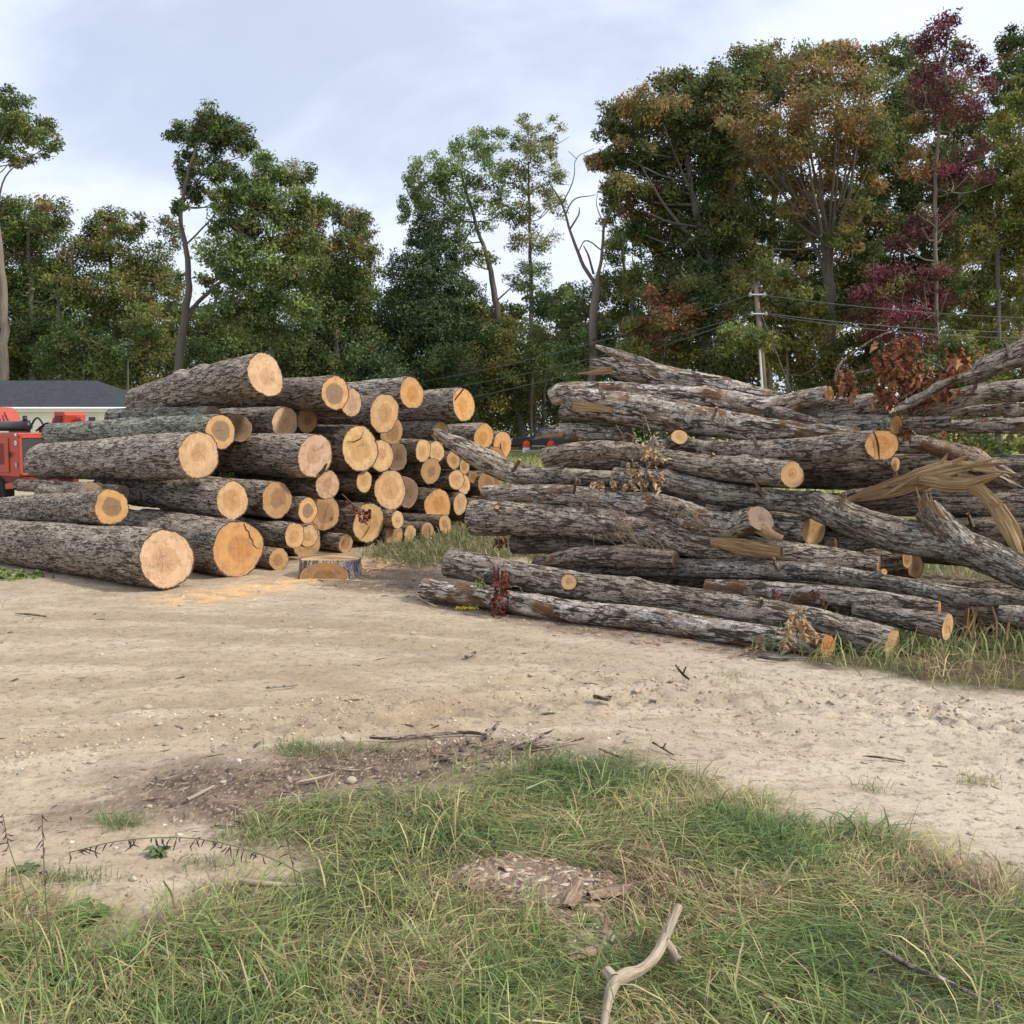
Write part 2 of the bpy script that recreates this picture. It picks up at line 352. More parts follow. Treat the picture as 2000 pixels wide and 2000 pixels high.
TRACKS = [[(-300, 1290), (180, 1290), (400, 1298), (540, 1308), (640, 1338), (760, 1350)], [(500, 1430), (850, 1395), (1100, 1372), (1400, 1372), (1700, 1392), (2000, 1425), (2400, 1490)],
          [(-100, 1480), (250, 1430), (520, 1400), (900, 1350), (1150, 1330), (1500, 1345), (2000, 1400)], [(900, 1475), (1250, 1450), (1600, 1455), (2000, 1500), (2400, 1570)], [(-200, 1230), (300, 1240), (800, 1260), (1300, 1320)], [(-200, 1340), (300, 1330), (700, 1300), (1100, 1290), (1500, 1320), (2100, 1370)], [(-200, 1420), (200, 1380), (600, 1370), (1000, 1400), (1500, 1420), (2100, 1470)], [(100, 1200), (500, 1215), (900, 1240), (1400, 1310), (2000, 1380)]]
TRACKS = [spline(poly_px(t), 30) for t in TRACKS]
TRK = [(.24, .014, 3), (.36, .044, 0), (.34, .034, 0), (.36, .028, 1), (.30, .014, 3), (.30, .012, 3), (.26, .014, 3), (.30, .013, 3)]
def zones(p):
    p3 = np.column_stack([p, np.zeros(len(p))])
    n = fbm(p3 * 2.2, 4) * .30 + fbm(p3 * 9, 3) * .10
    sm = lambda d, w: np.clip(d / w + .5, 0, 1)
    g = sm(sdf_poly(p, FG) + n * 1.0, .25); rot = sm(sdf_poly(p, ROT) + n * .35, .12)
    g = np.maximum(g * (1 - rot), np.maximum(sm(sdf_poly(p, BET) + n, .5), sm(sdf_poly(p, RGT) + n, .3)))
    field = np.maximum(sm(p[:, 1] - 20 + n * 3, 3) * sm(p[:, 0] + 5, 3), sm(p[:, 1] - 31 + n * 4, 4))
    g = np.maximum(g, field)
    mul = np.maximum(np.maximum(sm(sdf_poly(p, MUL) + n * .8, .4), rot), sm(sdf_poly(p, MUL2) + n * .6, .35) * .85)
    saw = sm(sdf_poly(p, SAW) + n * .7, .35)
    return g, mul, saw, rot
def ground_z(p):
    p3 = np.column_stack([p, np.zeros(len(p))]); near = np.clip((16 - p[:, 1]) / 4, 0, 1)
    z = fbm(p3 * 1.1, 3) * .014 + fbm(p3 * 5.0, 4) * .013 * near + fbm(p3 * 26.0, 2) * .0022 * near
    wob = fbm(p3 * 1.7 + 5, 2) * .05
    fade = np.clip(.55 + fbm(p3 * .9 + 9, 2) * 1.3, 0, 1)
    for line, (w, dep, kind) in zip(TRACKS, TRK):
        d, s = dist_line(p, line); d = d + wob; a = np.abs(d)
        prof = np.clip((w / 2 - a) / .05, 0, 1); berm = np.exp(-((a - w / 2 - .05) / .05) ** 2)
        lin = np.sin(d * 2 * np.pi / .075); brk = np.clip(.4 + 1.6 * perlin(np.column_stack([s * 1.1, s * 0 + w * 40, s * 0])), 0, 1); bars = (np.clip(np.sin((s + np.sign(d) * d * .8 + .05 * perlin(p3 * 6.0)) * 2 * np.pi / .18) * 2.5, -1, 1) * .95 * (.4 + .6 * brk) + lin * .4) if kind in (0, 1) else np.sin(d * 2 * np.pi / .06)
        z += fade * (-dep * prof + dep * .6 * berm + dep * (.7 if kind < 3 else .8) * bars * prof) * near
    g, m, s_, rot = zones(p)
    z += m * near * (np.abs(fbm(p3 * 14.0 + 3, 3)) * .02) + rot * .05 * np.clip(1 - (np.linalg.norm(p - G(960, 1715)[:2], axis=1) / .8), 0, 1)
    return z
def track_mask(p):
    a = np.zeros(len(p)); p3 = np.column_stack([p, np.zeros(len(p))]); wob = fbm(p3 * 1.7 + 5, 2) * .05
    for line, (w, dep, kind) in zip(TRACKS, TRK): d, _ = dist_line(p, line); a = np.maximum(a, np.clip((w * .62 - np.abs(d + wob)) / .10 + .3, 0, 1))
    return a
gx = axis_samples(-400, 400, -4.6, 4.5, .033, 46); gy = axis_samples(-40, 900, 2.1, 11.6, .029, 54)
XX, YY = np.meshgrid(gx, gy); gp = np.column_stack([XX.ravel(), YY.ravel()])
gz = ground_z(gp); zg, zm, zs, zr = zones(gp)
nx, ny = len(gx), len(gy); ii = np.arange(ny - 1)[:, None] * nx + np.arange(nx - 1)[None]
gq = np.stack([ii, ii + 1, ii + nx + 1, ii + nx], -1).reshape(-1, 4)
def mat_ground():
    t = NT('yard_ground'); co = t.tc('Object'); z = t.attr('zone', out='Color'); zs_ = t.sep(z)
    big = t.noise(co, .55, 5, .6); mid = t.noise(co, 4.5, 5, .65); fin = t.noise(co, 55, 5, .7); st = t.noise(t.mapping(co, (.55, 1.5, 1), rot=(0, 0, -.12)), 1.8, 6, .65, .6)
    dirt = t.mix(t.rng(big, .3, .7), (.37, .285, .190), (.49, .395, .28))
    dirt = t.mix(t.rng(st, .42, .68, 0, .65), dirt, (.59, .495, .37)); dirt = t.mix(t.rng(mid, .50, .72, 0, .55), dirt, (.30, .228, .155))
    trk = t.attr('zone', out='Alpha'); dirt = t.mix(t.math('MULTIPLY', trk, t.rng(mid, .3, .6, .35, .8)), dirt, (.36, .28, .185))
    sx = t.sep(co)[0]; dirt = t.mix(t.rng(sx, -.8, 2.8, 0, .7), dirt, t.mix(mid, (.51, .44, .335), (.645, .57, .455)))
    st2 = t.noise(t.mapping(co, (.6, 1.25, 1), rot=(0, 0, -.2)), 6, 7, .72, .8); dirt = t.mix(t.rng(st2, .50, .68, 0, .6), dirt, (.285, .215, .145)); cl_ = t.noise(co, 17, 6, .75); dirt = t.mix(t.rng(cl_, .51, .63, 0, .85), dirt, (.25, .195, .14))
    dk = t.noise(t.mapping(co, (.7, 1.1, 1), (4, 2, 0)), 1.1, 6, .7, .5); dirt = t.mix(t.rng(dk, .54, .70, 0, .6), dirt, (.27, .215, .16))
    dirt = t.mix(1.0, dirt, t.mix(fin, (.60, .59, .57), (1.32, 1.32, 1.32)), 'MULTIPLY')
    peb = t.vor(co, 42, 'F1'); pc = t.vor(co, 42, 'F1', 'Color'); pm = t.math('MULTIPLY', t.rng(peb, .22, .30, 1, 0), t.rng(t.sep(pc)[0], .80, .84))
    dirt = t.mix(pm, dirt, t.mix(t.sep(pc)[1], (.33, .27, .2), (.54, .48, .40)))
    fl = t.vor(t.mapping(co, (1, .35, 1), rot=(0, 0, .6)), 60, 'F1'); flc = t.sep(t.vor(t.mapping(co, (1, .35, 1), rot=(0, 0, .6)), 60, 'F1', 'Color'))
    fm = t.math('MULTIPLY', t.rng(fl, .18, .26, 1, 0), t.rng(flc[0], .86, .9)); dirt = t.mix(t.math('MULTIPLY', fm, .8), dirt, (.10, .075, .055))
    mv = t.vor(t.mapping(co, (1, .3, 1), rot=(0, 0, -.3)), 120, 'F1', 'Color'); ms = t.sep(mv)
    mul = t.mix(ms[0], (.075, .055, .042), (.20, .145, .10)); mul = t.mix(t.rng(ms[1], .88, .9), mul, (.33, .25, .175)); mul = t.mix(t.rng(mid, .45, .65, 0, .8), mul, (.27, .20, .14))
    col = t.mix(t.math('MULTIPLY', zs_[1], t.rng(t.math('ADD', mid, t.math('MULTIPLY', zs_[1], .35)), .5, .66)), dirt, mul)
    col = t.mix(t.math('MULTIPLY', zs_[2], t.rng(mid, .38, .58)), col, t.mix(fin, (.52, .30, .13), (.78, .50, .26)))
    gr = t.mix(t.rng(mid, .35, .65), (.075, .058, .036), (.115, .095, .05)); gr = t.mix(t.rng(t.noise(t.mapping(co, (1, .25, 1), rot=(0, 0, .7)), 60, 5, .7), .5, .7), gr, (.22, .17, .10)); far = t.mix(t.rng(t.noise(co, .8, 5, .7), .35, .65), (.24, .26, .09), (.38, .34, .15))
    gr = t.mix(t.rng(t.sep(co)[1], 12, 26), gr, far); gr = t.mix(1.0, gr, t.mix(fin, (.6, .6, .6), (1.3, 1.3, 1.3)), 'MULTIPLY')
    col = t.mix(zs_[0], col, gr)
    h = t.math('ADD', t.math('MULTIPLY', fin, .5), t.math('ADD', t.math('MULTIPLY', mid, .6), t.math('MULTIPLY', pm, .5)))
    h = t.math('ADD', h, t.math('MULTIPLY', t.math('MULTIPLY', ms[2], zs_[1]), .8))
    return t.bsdf(col, .95, t.bump(h, .8, .012), .1)
GROUND = mat_ground()
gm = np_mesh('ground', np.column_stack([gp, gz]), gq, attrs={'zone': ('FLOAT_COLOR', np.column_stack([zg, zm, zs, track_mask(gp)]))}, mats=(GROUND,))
tag(link('ground', gm), 'tan dirt yard with wheel ruts, mulch and grassy edges', kind='structure')

# ------------------------------------------------------------------ logs
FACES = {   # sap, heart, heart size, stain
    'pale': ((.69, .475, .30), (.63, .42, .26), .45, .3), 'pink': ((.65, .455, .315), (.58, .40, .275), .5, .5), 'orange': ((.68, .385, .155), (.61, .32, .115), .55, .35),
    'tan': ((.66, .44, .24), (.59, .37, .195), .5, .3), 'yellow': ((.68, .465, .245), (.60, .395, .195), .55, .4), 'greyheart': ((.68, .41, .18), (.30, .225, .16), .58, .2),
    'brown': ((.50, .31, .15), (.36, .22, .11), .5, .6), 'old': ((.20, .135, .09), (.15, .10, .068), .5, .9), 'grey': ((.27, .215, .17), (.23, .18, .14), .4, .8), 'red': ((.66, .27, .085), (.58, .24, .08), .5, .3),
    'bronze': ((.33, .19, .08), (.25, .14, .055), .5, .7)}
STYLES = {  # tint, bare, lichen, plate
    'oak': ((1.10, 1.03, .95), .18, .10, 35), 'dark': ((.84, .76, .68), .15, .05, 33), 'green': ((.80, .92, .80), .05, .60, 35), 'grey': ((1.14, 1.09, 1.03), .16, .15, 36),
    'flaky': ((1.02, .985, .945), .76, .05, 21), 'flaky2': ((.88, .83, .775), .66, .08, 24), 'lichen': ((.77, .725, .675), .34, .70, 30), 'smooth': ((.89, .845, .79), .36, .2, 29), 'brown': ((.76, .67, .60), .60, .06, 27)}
BARE_Y = 20.
def prop(o, **kw):
    for k, v in kw.items(): o[k] = v
    return o
def set_bark(o, style, seed):
    t, b, l, p = STYLES[style]; k = 1 + .10 * math.sin(seed * 5.1)
    o['tint'] = [x * k for x in t]; o['bare'] = float(b); o['lichen'] = float(l); o['plate'] = float(p * (1 + .12 * math.sin(seed * 3.3)))
def set_face(o, style, seed):
    s, h, z, st = FACES[style]; k = 1 + .05 * math.sin(seed * 7.7); k2 = 1 + .06 * math.sin(seed * 2.9)
    o['sap'] = [s[0] * k, s[1] * k, s[2] * k * k2]; o['heart'] = [h[0] * k * .93, h[1] * k * .90, h[2] * k2 * .88]; o['heart_size'] = float(z * (1 + .15 * math.sin(seed))); o['stain'] = float(st); o['seed'] = float(seed % 9.7)
def tube_log(pts, rad, seed, d, amp=.011, rough_out=.06, crook=0.0, n0=None, n1=None, knots=(), torn=(False, False)):
    """bark tube through world pts; returns arrays for bark and the two end rings"""
    L = np.linalg.norm(np.diff(np.asarray(pts, float), axis=0), axis=1).sum(); k = max(1.0, d / 11.0); rm = float(np.max(rad))
    ns = int(np.clip(L / (.042 * k), 12, 130)); nt = int(np.clip(2 * np.pi * rm / (.0155 * k), 20, 110))
    c = spline(np.column_stack([pts, rad]), ns); p, r = c[:, :3], c[:, 3]
    t, A, B = frames(p); s = np.concatenate([[0], np.cumsum(np.linalg.norm(np.diff(p, axis=0), axis=1))])
    th = np.arange(nt) / nt * 2 * np.pi; ct, sn = np.cos(th), np.sin(th)
    co = np.stack([r[:, None] * ct[None], r[:, None] * sn[None], np.broadcast_to(s[:, None], (ns, nt))], -1)
    sd = np.array([seed * 3.7 % 50, seed * 1.9 % 50, seed * 2.3 % 50])
    p = p + np.column_stack([perlin(np.column_stack([s * 1.7, s * 0 + seed, s * 0 + k * 3.3])) for k in range(3)]) * (rm * crook * np.sin(np.pi * np.clip(s / s[-1], 0, 1)))[:, None]
    low = fbm(np.stack([co[..., 0] / rm * .8, co[..., 1] / rm * .8, co[..., 2] * .9], -1) + sd, 2) * rough_out * rm
    fur = fbm(co * np.array([30., 30., 6.5]) + sd, 3); fur = (1 - np.abs(fur) * 2.2)
    med = fbm(co * np.array([11., 11., 3.5]) + sd + 7, 2)
    a = amp * min(1.0, rm / .16)
    R = r[:, None] + low + a * (fur - .55) + a * .9 * med
    for (ks, ka, kr, kh) in knots:     # bumps: fraction along, angle, size, height
        dd = np.sqrt((s[:, None] - ks * L) ** 2 + (r[:, None] * np.abs(np.angle(np.exp(1j * (th[None] - ka))))) ** 2); R = R + kh * np.exp(-(dd / kr) ** 2)
    V = p[:, None] + R[..., None] * (ct[None, :, None] * A[:, None] + sn[None, :, None] * B[:, None])
    for end, nrm in ((0, n0), (-1, n1)):
        if nrm is not None:            # sheared so that the ring lies in the cut plane
            ax = t[end]; nn = np.asarray(nrm, float); nn = nn / np.linalg.norm(nn)
            w = np.clip(1 - np.abs(s - s[end]) / max(2.2 * rm, .01), 0, 1) ** 1.0
            off = V[end] - p[end]; off = off - (off @ ax)[:, None] * ax; sh = -(off @ nn) / (nn @ ax)
            V = V + (w[:, None] * sh[None])[..., None] * ax
        if torn[0 if end == 0 else 1]:
            w = np.clip(1 - np.abs(s - s[end]) / .25, 0, 1); spl = perlin(np.column_stack([ct * 2.2, sn * 2.2, np.full(nt, seed)]) + 2.3) * .35 + .18 * perlin(np.column_stack([ct * 7, sn * 7, np.full(nt, seed)]))
            V = V + (w[:, None] * spl[None])[..., None] * (t[end] * (-1 if end == 0 else 1))
    i = np.arange(ns - 1)[:, None] * nt; j = np.arange(nt)[None]; j2 = (j + 1) % nt
    q = np.stack([i + j, i + j2, i + nt + j2, i + nt + j], -1).reshape(-1, 4)
    return V, co + sd, q, (t, A, B, p, r, s)
def cap_mesh(ring, centre, axis, seed, inward=.004, flip=False, off=(.0, .0), mat=None, jag=0.0):
    """disc filling an end ring: five rings of faces with ring coordinates"""
    nt = len(ring); fr = np.array([1.0, .965, .75, .5, .25]); c = ring.mean(0)
    pith = c + (ring[0] - c) * off[0] + (ring[nt // 4] - c) * off[1]
    V = [pith[None]]; rr = [np.zeros(1)]
    for f in fr[::-1]:
        v = pith + (ring - pith) * f - axis * inward * (1 if f < 1 else 0)
        if jag: v = v + axis[None] * (perlin(v * 23 + seed)[:, None] * jag * (1 if f < 1 else 0))
        V.append(v); rr.append(np.full(nt, f))
    V = np.vstack(V); rr = np.concatenate(rr)
    j = np.arange(nt); j2 = (j + 1) % nt
    tr = np.column_stack([np.zeros(nt, int), 1 + j, 1 + j2]); q = []
    for k in range(4): b = 1 + k * nt; q.append(np.column_stack([b + j, b + nt + j, b + nt + j2, b + j2]))
    q = np.vstack(q)
    if flip: tr = tr[:, ::-1]; q = q[:, ::-1]
    e1 = ring[0] - c; e1 = e1 - axis * (e1 @ axis); e1 /= np.linalg.norm(e1); e2 = np.cross(axis, e1); rel = V - pith
    fc = np.column_stack([rel @ e1, rel @ e2, rel @ axis])
    return V, q, tr, fc, rr
def add_face(parent, ring, base, axis, seed, style, flip=False, off=None, jag=0.0):
    off = off if off is not None else (.18 * math.sin(seed * 3.1), .18 * math.cos(seed * 4.3))
    V, q, tr, fc, rr = cap_mesh(ring, None, axis, seed, flip=flip, off=off, jag=jag)
    me = np_mesh('cut_face', V - base, q, tr, {'face_co': ('FLOAT_VECTOR', fc), 'face_r': ('FLOAT', rr)}, mats=(FACE,), smooth=False)
    o = link('cut_face', me, parent); set_face(o, style, seed); return o
def add_torn(parent, ring, base, axis, seed, flip=False):
    V, q, tr, fc, rr = cap_mesh(ring, None, axis, seed, flip=flip, inward=.05, jag=.12)
    me = np_mesh('torn_end', V - base, q, tr, {'bark_co': ('FLOAT_VECTOR', fc)}, mats=(TORN,), smooth=False); return link('torn_end', me, parent)
_seed = [0]
def make_log(pts, rad, label, style='oak', f0='grey', f1='tan', d=11, group=None, n0=None, n1=None, torn=(False, False), name='log', parent=None, knots=(), amp=.011, faces=(True, True), cat='log', rough_out=.06, off1=None, mat=None, crook=0.0):
    _seed[0] += 1; seed = _seed[0] * 1.37 + 2
    V, co, q, fr = tube_log(pts, rad, seed, d, amp, n0=n0, n1=n1, knots=knots, torn=torn, rough_out=rough_out, crook=crook)
    base = V.reshape(-1, 3).mean(0) if parent is None else np.array(parent['_base'])
    me = np_mesh(name, V.reshape(-1, 3) - base, q, attrs={'bark_co': ('FLOAT_VECTOR', co.reshape(-1, 3))}, mats=(mat or BARK,))
    o = link(name, me, parent, None if parent else base)
    set_bark(o, style, seed)
    if parent is None: tag(o, label, cat, group); o['_base'] = [float(x) for x in base]
    elif label: o['label'] = label
    t, A, B, p, r, s = fr; sub = o if parent is None else o
    bb = base
    if faces[0]:
        (add_torn(o, V[0], bb, -t[0], seed, True) if torn[0] else add_face(o, V[0], bb, -t[0], seed + .5, f0, True))
    if faces[1]:
        (add_torn(o, V[-1], bb, t[-1], seed) if torn[1] else add_face(o, V[-1], bb, t[-1], seed, f1, off=off1))
    return o
def stub(parent, p0, p1, r0, r1, style='oak', f1='tan', d=9, n1=None):
    m = (np.asarray(p0) + np.asarray(p1)) / 2
    return make_log([p0, m, p1], [r0, (r0 + r1) / 2 * .97, r1], None, style, f1=f1, d=d, name='branch_stub', parent=parent, faces=(False, True), amp=.006, n1=n1)

AX = np.array([-.77, .64, 0.0]); AX /= np.linalg.norm(AX)
GL = 'sawn trunks stacked on the left with cut ends showing'
LEFT = [ # px, py, face height, depth, length, end rise, face, bark, label
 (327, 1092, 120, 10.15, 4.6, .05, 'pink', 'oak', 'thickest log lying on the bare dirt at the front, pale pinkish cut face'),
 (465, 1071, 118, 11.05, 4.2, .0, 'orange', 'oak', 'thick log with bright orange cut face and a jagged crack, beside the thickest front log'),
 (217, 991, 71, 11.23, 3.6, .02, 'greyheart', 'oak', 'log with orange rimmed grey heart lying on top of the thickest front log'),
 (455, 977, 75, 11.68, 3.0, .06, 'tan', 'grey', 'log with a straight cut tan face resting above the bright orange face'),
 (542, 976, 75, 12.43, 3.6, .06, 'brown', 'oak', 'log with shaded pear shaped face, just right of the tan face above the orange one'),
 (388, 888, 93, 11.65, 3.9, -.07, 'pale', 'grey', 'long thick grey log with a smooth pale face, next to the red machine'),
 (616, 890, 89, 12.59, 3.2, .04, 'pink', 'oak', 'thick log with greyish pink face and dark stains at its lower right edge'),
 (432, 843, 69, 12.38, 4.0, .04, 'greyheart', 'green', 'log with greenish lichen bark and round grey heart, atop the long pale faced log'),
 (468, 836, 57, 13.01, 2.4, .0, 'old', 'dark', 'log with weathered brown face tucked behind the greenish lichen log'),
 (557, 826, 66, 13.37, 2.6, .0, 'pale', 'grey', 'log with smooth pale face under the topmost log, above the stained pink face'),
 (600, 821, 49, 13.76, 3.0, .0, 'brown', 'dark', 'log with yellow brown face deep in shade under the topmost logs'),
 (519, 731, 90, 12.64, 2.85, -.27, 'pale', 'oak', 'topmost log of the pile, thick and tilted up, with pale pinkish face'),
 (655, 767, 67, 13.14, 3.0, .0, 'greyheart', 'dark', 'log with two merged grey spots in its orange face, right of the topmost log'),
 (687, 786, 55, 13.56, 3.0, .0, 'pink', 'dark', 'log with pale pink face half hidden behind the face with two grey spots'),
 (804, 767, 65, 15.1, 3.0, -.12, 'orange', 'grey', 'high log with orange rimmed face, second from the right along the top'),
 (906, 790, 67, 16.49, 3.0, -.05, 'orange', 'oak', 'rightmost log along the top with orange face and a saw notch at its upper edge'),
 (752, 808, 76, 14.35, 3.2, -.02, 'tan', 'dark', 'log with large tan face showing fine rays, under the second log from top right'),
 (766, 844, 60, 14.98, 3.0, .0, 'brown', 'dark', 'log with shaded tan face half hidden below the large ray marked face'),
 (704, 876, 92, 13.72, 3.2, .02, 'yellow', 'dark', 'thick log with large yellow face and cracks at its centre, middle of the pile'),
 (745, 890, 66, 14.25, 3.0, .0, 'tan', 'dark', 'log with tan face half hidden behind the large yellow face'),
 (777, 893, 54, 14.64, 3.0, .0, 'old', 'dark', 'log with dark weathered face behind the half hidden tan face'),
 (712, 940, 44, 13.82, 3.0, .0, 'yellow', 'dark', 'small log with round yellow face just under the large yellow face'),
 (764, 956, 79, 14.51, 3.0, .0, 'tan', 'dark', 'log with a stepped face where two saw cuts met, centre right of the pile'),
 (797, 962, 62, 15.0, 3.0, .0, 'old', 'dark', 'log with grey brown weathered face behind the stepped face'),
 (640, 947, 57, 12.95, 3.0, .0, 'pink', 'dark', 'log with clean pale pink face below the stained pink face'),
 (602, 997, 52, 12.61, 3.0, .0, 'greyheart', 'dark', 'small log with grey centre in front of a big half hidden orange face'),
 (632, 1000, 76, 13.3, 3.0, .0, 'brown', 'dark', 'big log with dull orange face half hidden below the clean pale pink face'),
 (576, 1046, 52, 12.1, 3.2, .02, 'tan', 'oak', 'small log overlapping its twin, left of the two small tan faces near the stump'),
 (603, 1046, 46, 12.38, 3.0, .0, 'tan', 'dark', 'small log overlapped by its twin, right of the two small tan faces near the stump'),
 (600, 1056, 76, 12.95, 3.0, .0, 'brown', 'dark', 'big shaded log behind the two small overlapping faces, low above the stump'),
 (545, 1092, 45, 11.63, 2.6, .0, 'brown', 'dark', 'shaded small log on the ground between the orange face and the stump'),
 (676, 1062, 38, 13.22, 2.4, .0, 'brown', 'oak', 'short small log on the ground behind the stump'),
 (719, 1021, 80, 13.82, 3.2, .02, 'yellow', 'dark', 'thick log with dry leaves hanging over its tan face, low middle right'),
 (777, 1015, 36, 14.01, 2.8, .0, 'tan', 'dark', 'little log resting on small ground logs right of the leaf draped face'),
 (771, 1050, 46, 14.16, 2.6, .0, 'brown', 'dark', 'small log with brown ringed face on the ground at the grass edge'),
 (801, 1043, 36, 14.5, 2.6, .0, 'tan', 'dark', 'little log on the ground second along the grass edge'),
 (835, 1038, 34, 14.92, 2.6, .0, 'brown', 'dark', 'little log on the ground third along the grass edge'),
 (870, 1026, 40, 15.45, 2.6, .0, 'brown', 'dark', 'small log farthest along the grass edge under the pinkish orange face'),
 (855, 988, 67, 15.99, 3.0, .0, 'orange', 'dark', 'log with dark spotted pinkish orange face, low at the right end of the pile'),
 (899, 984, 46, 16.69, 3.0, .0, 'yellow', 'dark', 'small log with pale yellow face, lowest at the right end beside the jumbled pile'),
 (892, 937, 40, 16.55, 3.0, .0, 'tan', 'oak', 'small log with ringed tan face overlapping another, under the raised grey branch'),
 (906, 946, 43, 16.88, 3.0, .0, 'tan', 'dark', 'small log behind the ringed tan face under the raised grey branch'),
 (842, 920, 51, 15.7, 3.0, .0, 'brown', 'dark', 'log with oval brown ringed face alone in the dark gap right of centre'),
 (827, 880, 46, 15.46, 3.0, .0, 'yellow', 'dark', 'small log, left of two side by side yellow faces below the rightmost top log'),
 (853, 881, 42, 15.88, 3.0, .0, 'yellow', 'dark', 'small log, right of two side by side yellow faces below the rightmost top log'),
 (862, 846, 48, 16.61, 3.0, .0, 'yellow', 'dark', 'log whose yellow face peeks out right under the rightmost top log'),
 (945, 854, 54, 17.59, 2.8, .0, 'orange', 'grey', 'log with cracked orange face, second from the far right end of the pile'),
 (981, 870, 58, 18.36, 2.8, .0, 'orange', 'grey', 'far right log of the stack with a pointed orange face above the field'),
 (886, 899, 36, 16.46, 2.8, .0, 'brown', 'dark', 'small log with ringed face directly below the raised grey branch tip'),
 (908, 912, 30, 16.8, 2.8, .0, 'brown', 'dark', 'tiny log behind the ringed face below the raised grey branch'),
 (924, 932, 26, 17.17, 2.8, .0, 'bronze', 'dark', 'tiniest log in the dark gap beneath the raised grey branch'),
 (240, 962, 30, 12.24, 2.6, .0, 'grey', 'oak', 'thin log with weathered grey face peeking over the grey hearted front left log'),
 (180, 965, 50, 12.13, 3.2, .03, 'grey', 'oak', 'log lying behind the grey hearted front left log, beside the machine'),
 (415, 812, 40, 12.94, 2.3, .0, 'grey', 'green', 'mossy slim log lying behind and above the greenish lichen log'),
]
left_objs = []
ENDS = {0: ((-95, 1048, 13.3), .265), 2: ((-60, 1001, 14.1), .185), 5: ((80, 902, 14.0), .245), 7: ((103, 850, 15.2), .165), 11: ((268, 786, 14.3), .21), 52: ((88, 968, 13.1), .15)}   # far ends that the photo shows
for i, (px, py, h, d, L, dz, fs, bs, lab) in enumerate(LEFT):
    c = P(px, py, d); r = R_of(h / 2, d) * .985
    a = AX + np.array([0, 0, dz / L]); jit = .035 * math.sin(i * 2.7); a = a + np.array([a[1] * jit, -a[0] * jit, 0]); a /= np.linalg.norm(a)
    if i in (34, 35, 36, 37): c[2] = max(c[2], r * .9)
    e = c + a * L
    re = r * .90
    if i in ENDS: q_, re = ENDS[i]; e = P(*q_); L = np.linalg.norm(e - c); a = (e - c) / L
    side = np.array([-a[1], a[0], 0])
    bow = .02 * math.sin(i * 1.9); pts = [e, c + a * L * .66 + side * bow + [0, 0, bow], c + a * L * .33 + side * bow, c]
    rad = [re, re * .67 + r * .33, re * .33 + r * .67, r]
    kn = [(.55, 1.2, .16, .05), (.42, 2.0, .14, .045)] if i == 11 else [(random.uniform(.2, .8), random.uniform(.5, 2.6), .07, .02)]
    n1 = -a + np.array([.12 * math.sin(i * 3.1), 0, .10 * math.cos(i * 1.7)])
    left_objs.append(make_log(pts, rad, lab, bs, 'grey', fs, d, GL, n1=n1, knots=kn, rough_out=.15 if i % 3 else .09, amp=.012 if d < 13 else .014))
# support logs low in the far end of the stack, in shade
for k, (pp, z, lab) in enumerate([(12.75, .22, 'shaded log on the ground under the far right end of the stack'), (13.3, .24, 'dark log low in the gap between the stacked and jumbled piles'), (13.9, .26, 'shaded log bearing the pointed orange faced log at the far end'), (13.05, .68, 'dark log in the second layer below the cracked orange face'), (13.62, .72, 'dark log in the second layer below the pointed orange face'), (13.3, 1.08, 'dark log directly under the cracked orange face')]):
    Pn = np.array([-AX[1], AX[0], 0]) * -1
    c = Pn * pp + AX * (11.7 if pp > 13.5 else 11.4); c[2] = z
    make_log([c + AX * 2.8, c + AX * 1.4, c], [.2, .21, .22], lab, 'dark', 'grey', 'bronze', 18, GL)

def crack_on(o, px, py, pts, w, d, nrm):
    '''jagged dark split lying on a cut face: pts are photo positions, nrm the face normal'''
    base = np.array(o['_base']); c = P(px, py, d); nrm = np.asarray(nrm, float) / np.linalg.norm(nrm); m = MB(); V = []
    for k, (x, y, hw) in enumerate(pts):
        u = P(x, y, d) - np.array([0, 0, CAMZ]); o0 = np.array([0, 0, CAMZ]); t_ = ((c - o0) @ nrm) / (u @ nrm); q = o0 + u * t_ + nrm * .006 - base
        V.append((q, hw))
    vs, fs = [], []
    for k, (q, hw) in enumerate(V):
        t_ = V[min(k + 1, len(V) - 1)][0] - V[max(k - 1, 0)][0]; t_ = t_ / np.linalg.norm(t_); sd = np.cross(nrm, t_) * hw; vs += [q - sd, q + sd]
    fs = [(2 * k, 2 * k + 1, 2 * k + 3, 2 * k + 2) for k in range(len(V) - 1)]
    m.add(vs, fs); return m.build('crack', CRACK, o)
crack_on(left_objs[1], 465, 1071, [(476, 1022, .004), (480, 1034, .006), (485, 1038, .005), (488, 1050, .007), (493, 1056, .005), (494, 1064, .006), (500, 1070, .004), (506, 1072, .003)], 0, 11.05, -AX + np.array([0.037, 0, -.01]))
crack_on(left_objs[15], 906, 790, [(888, 781, .012), (900, 766, .012), (906, 758, .012)], 0, 16.49, -AX + np.array([.05, 0, .08]))
crack_on(left_objs[32], 719, 1021, [(722, 1028, .004), (712, 1045, .006), (706, 1052, .003)], 0, 13.82, -AX)
crack_on(left_objs[47], 981, 870, [(977, 866, .01), (978, 876, .012), (976, 882, .006)], 0, 18.36, -AX)
crack_on(left_objs[18], 704, 876, [(676, 862, .003), (690, 863, .005), (705, 856, .006), (712, 838, .003)], 0, 13.72, -AX)
crack_on(left_objs[6], 616, 890, [(622, 926, .02), (632, 918, .022), (638, 905, .012)], 0, 12.59, -AX)

# ------------------------------------------------------------------ jumbled pile on the right
def refd(px):
    k = (px - 1000) / 2000; t = (9.4 * k + .79) / (2.99 + 2.27 * k); return 9.4 - 2.27 * t
GR = 'crooked limbs and trunks jumbled in the right pile'
